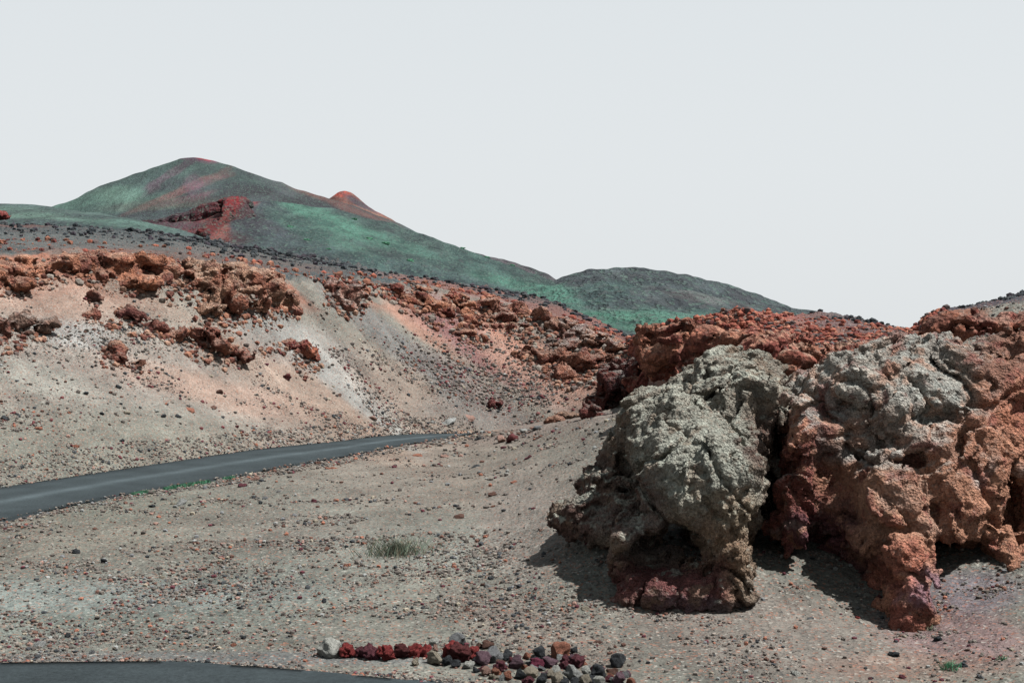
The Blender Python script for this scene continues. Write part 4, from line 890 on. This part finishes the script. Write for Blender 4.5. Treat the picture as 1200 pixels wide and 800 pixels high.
def dn_slope(x, y, Pp):
    n = fbm(Pp*np.float32(0.22), 3, 81); base = 0.05+0.6*sstep(0.08, 0.5, n)
    for (a, b, rx, ry, s_) in ((590, 455, 90, 30, 1), (500, 420, 120, 30, .5), (100, 400, 110, 25, .6), (60, 480, 100, 40, .2), (660, 400, 90, 30, .5), (180, 395, 80, 30, .3)):
        base = base+s_*sstep(1.2, .3, np.sqrt(((x-a)/rx)**2+((y-b)/ry)**2))
    return np.clip(base*sstep(380, 430, y+40), 0, 1)
rubble_field('scree', 'loose scree strewn over the ash slope above the upper road', 30000, (6.0, 7.0), dn_slope, lambda x, y, Pp, u: (0.024+0.10*u**7)*Pp[:, 1]/60, gcols+[A(132, 76, 78)]*4, 2)
def dn_crag(x, y, Pp):
    d = np.zeros(len(x))
    for (a, b, rx, ry) in crag_spots: d = np.maximum(d, sstep(1.25, .2, np.sqrt(((x-a)/rx)**2+((y-b)/ry)**2)))
    return d
rubble_field('crag_rubble', 'rusty crumbs fallen below the crags of the slope', 12000, (6.25, 7.15), dn_crag, lambda x, y, Pp, u: (0.035+0.22*u**5)*Pp[:, 1]/70, [A(166, 116, 92), A(150, 100, 82), A(178, 140, 118), A(130, 84, 72), A(150, 140, 130), A(110, 96, 90)], 6)
rubble_field('road_grit', 'grit spilled over the edges of the upper road', 5000, (4.86, 6.2), lambda x, y, Pp: (x < 560)*1.0, lambda x, y, Pp, u: (0.03+0.06*u**3)*Pp[:, 1]/50, gcols, 7, bands=((4.86, 5.06), (5.95, 6.12)), lift=.07)
rubble_field('road_grit', 'grit spilled over the edge of the front road', 1500, (1.95, 2.06), lambda x, y, Pp: (x < 800)*1.0, lambda x, y, Pp, u: 0.012+0.035*u**3, gcols, 8, lift=0)
def dn_rim(x, y, Pp):
    return np.where(x > 745, 0.9, 0.5*sstep(0, .3, fbm(Pp*np.float32(.1), 3, 82)))
ocols = [A(176, 104, 82), A(154, 84, 70), A(186, 128, 104), A(128, 72, 66), A(104, 92, 90), A(170, 96, 78)]
rubble_field('red_scree', 'orange-red crumbs covering the rim behind the grey outcrop', 9000, (6.6, 7.45), lambda x, y, Pp: (x > 735)*(x < 1110)*0.9, lambda x, y, Pp, u: (0.035+0.15*u**4)*Pp[:, 1]/50, ocols, 3)
rubble_field('rim_rubble', 'orange rubble crumbs on the dark ash above the left rim', 2500, (6.9, 7.35), lambda x, y, Pp: (x < 735)*np.clip(sstep(-.1, .3, fbm(Pp*np.float32(.12), 3, 83)), 0, 1), lambda x, y, Pp, u: (0.05+0.25*u**5)*Pp[:, 1]/80, ocols+[A(150, 100, 80)]*3, 4)
rubble_field('lava_rubble', 'black lava rubble along the crest beyond the rim', 12000, (7.35, 8.0), lambda x, y, Pp: np.where(x > 1070, 1, sstep(128, 148, Pp[:, 1])*.9*sstep(-.3, .2, fbm(Pp*np.float32(.06), 2, 84))+.05), lambda x, y, Pp, u: (0.07+0.38*u**6)*Pp[:, 1]/130, [A(66, 72, 76), A(50, 56, 60), A(86, 90, 92), A(70, 64, 72)], 5)

# ------------------------------------------------------------------ plants
def tuft(name, label, px, py, wpx, hpx, n, colr, seed, cat='shrub', kind=None):
    r = np.random.default_rng(seed); c = hit(px, py); V = []; Fq = []; C = []
    w_, h_ = wpx/F*c[1], hpx/F*c[1]
    for i in range(n):
        a = r.uniform(0, 6.28); rad = w_/2*min(1.2, abs(r.normal())*.55); bx, by = c[0]+rad*math.cos(a), c[1]+rad*math.sin(a)
        bz = ground_z(bx, by); hh = h_*r.uniform(.4, 1); a = r.uniform(0, 6.28); lean = np.array([math.cos(a), math.sin(a)])*hh*r.uniform(.2, 1.3)
        wd = 0.006*c[1]/25; t = np.array([-math.sin(a+1), math.cos(a+1)])*wd
        k = len(V)
        V += [(bx-t[0], by-t[1], bz), (bx+t[0], by+t[1], bz), (bx+lean[0]*.5+t[0]*.8, by+lean[1]*.5+t[1]*.8, bz+hh*.65), (bx+lean[0]*.5-t[0]*.8, by+lean[1]*.5-t[1]*.8, bz+hh*.65),
              (bx+lean[0]-t[0]*.15, by+lean[1]-t[1]*.15, bz+hh), (bx+lean[0]+t[0]*.15, by+lean[1]+t[1]*.15, bz+hh)]
        Fq += [(k, k+1, k+2, k+3), (k+3, k+2, k+5, k+4)]; C += [(np.asarray(colr) if r.random() < .7 else A(150, 138, 116))*r.uniform(.6, 1.3)]*6
    return tag(mesh_np(name, np.array(V), Fq, M_plant, np.array(C), smooth=False), label, cat, kind=kind)
tuft('shrub', 'wispy pale green shrub on the gravel in the middle of the slope', 466, 650, 90, 22, 520, A(114, 130, 110), 1)
tuft('shrub', 'small bright green tuft on the sand in the lower right', 1113, 784, 22, 12, 160, A(90, 170, 126), 2)
tuft('shrub', 'tiny green tuft right of the bright green one', 1175, 773, 12, 6, 60, A(90, 170, 126), 3)
tuft('shrub', 'tiny green tuft at the foot of the red cliff prow', 1090, 738, 16, 5, 60, A(84, 116, 84), 4)
def verge():
    r = np.random.default_rng(9); V = []; Fq = []; C = []
    for i in range(2600):
        px = r.uniform(130, 275); Y, z = lay_eval(near_edge, px); Y -= r.uniform(0.0, 0.45)*(0.4+r.random()); x = (px-600)/F*Y
        if noise(np.array([[x*1.2, Y*0.7, 0]]), 5)[0] < -0.12: continue
        z = ground_z(x, Y); hh = r.uniform(.03, .12); a = r.uniform(0, 6.28); wd = 0.012; k = len(V)
        V += [(x-wd, Y, z), (x+wd, Y, z), (x+hh*.5*math.cos(a)+.003, Y+hh*.4*math.sin(a), z+hh), (x+hh*.5*math.cos(a)-.003, Y+hh*.4*math.sin(a), z+hh)]
        Fq.append((k, k+1, k+2, k+3)); C += [A(92, 160, 122)*r.uniform(.6, 1.2)]*4
    tag(mesh_np('verge_grass', np.array(V), Fq, M_plant, np.array(C), smooth=False), 'thin line of green grass along the near edge of the upper road', 'grass', kind='stuff')
verge()
# single bushes that stand out on the long green flank
far_hill = next(o for o in col.objects if o.get('label', '').startswith('dark crater hill'))
hv = np.empty(len(far_hill.data.vertices)*3, np.float32); far_hill.data.vertices.foreach_get('co', hv); hv = hv.reshape(-1, 3); ha, hb = pxy(hv)
for i, (px, py, r, lb) in enumerate([(432, 280, 3.4, 'round bright green bush in the middle of the green flank'), (452, 286, 3.5, 'green bush just right of the roundest bush on the flank'), (360, 281, 3.5, 'green bush low on the flank right of the crater rim'), (340, 266, 3, 'small green bush nearest to the crater rim'),
        (480, 306, 3.5, 'green bush lowest on the green flank'), (415, 257, 3, 'small bush near the crest below the red peak'), (542, 290, 2.6, 'bush on the skyline of the green flank'), (572, 300, 2.4, 'bush further down the skyline of the green flank'), (600, 310.5, 2.2, 'last bush on the skyline before the dip'), (385, 292, 2.6, 'tiny bush in the dark ash under the flank')]):
    k = int(np.argmin((ha-px)**2+(hb-py)**2+(hv[:, 1] > 840)*1e6)); rr = r/F*hv[k, 1]
    Vb = stone_shape(I3, 700+i, 0.7, 0)*np.array([1.3, 1, .8], np.float32)*rr+hv[k]
    cb = A(70, 128, 98)*(1+.3*fbm(Vb*1.2, 2, 90))[:, None]
    tag(mesh_np('bush', Vb, F3, M_plant, cb, smooth=False), lb, 'bush', 'bushes on the green flank of the crater hill')
print('stones', made, 'tris', sum(len(o.data.loop_triangles) or sum(len(p.vertices)-2 for p in ()) for o in bpy.data.objects if o.type == 'MESH'))
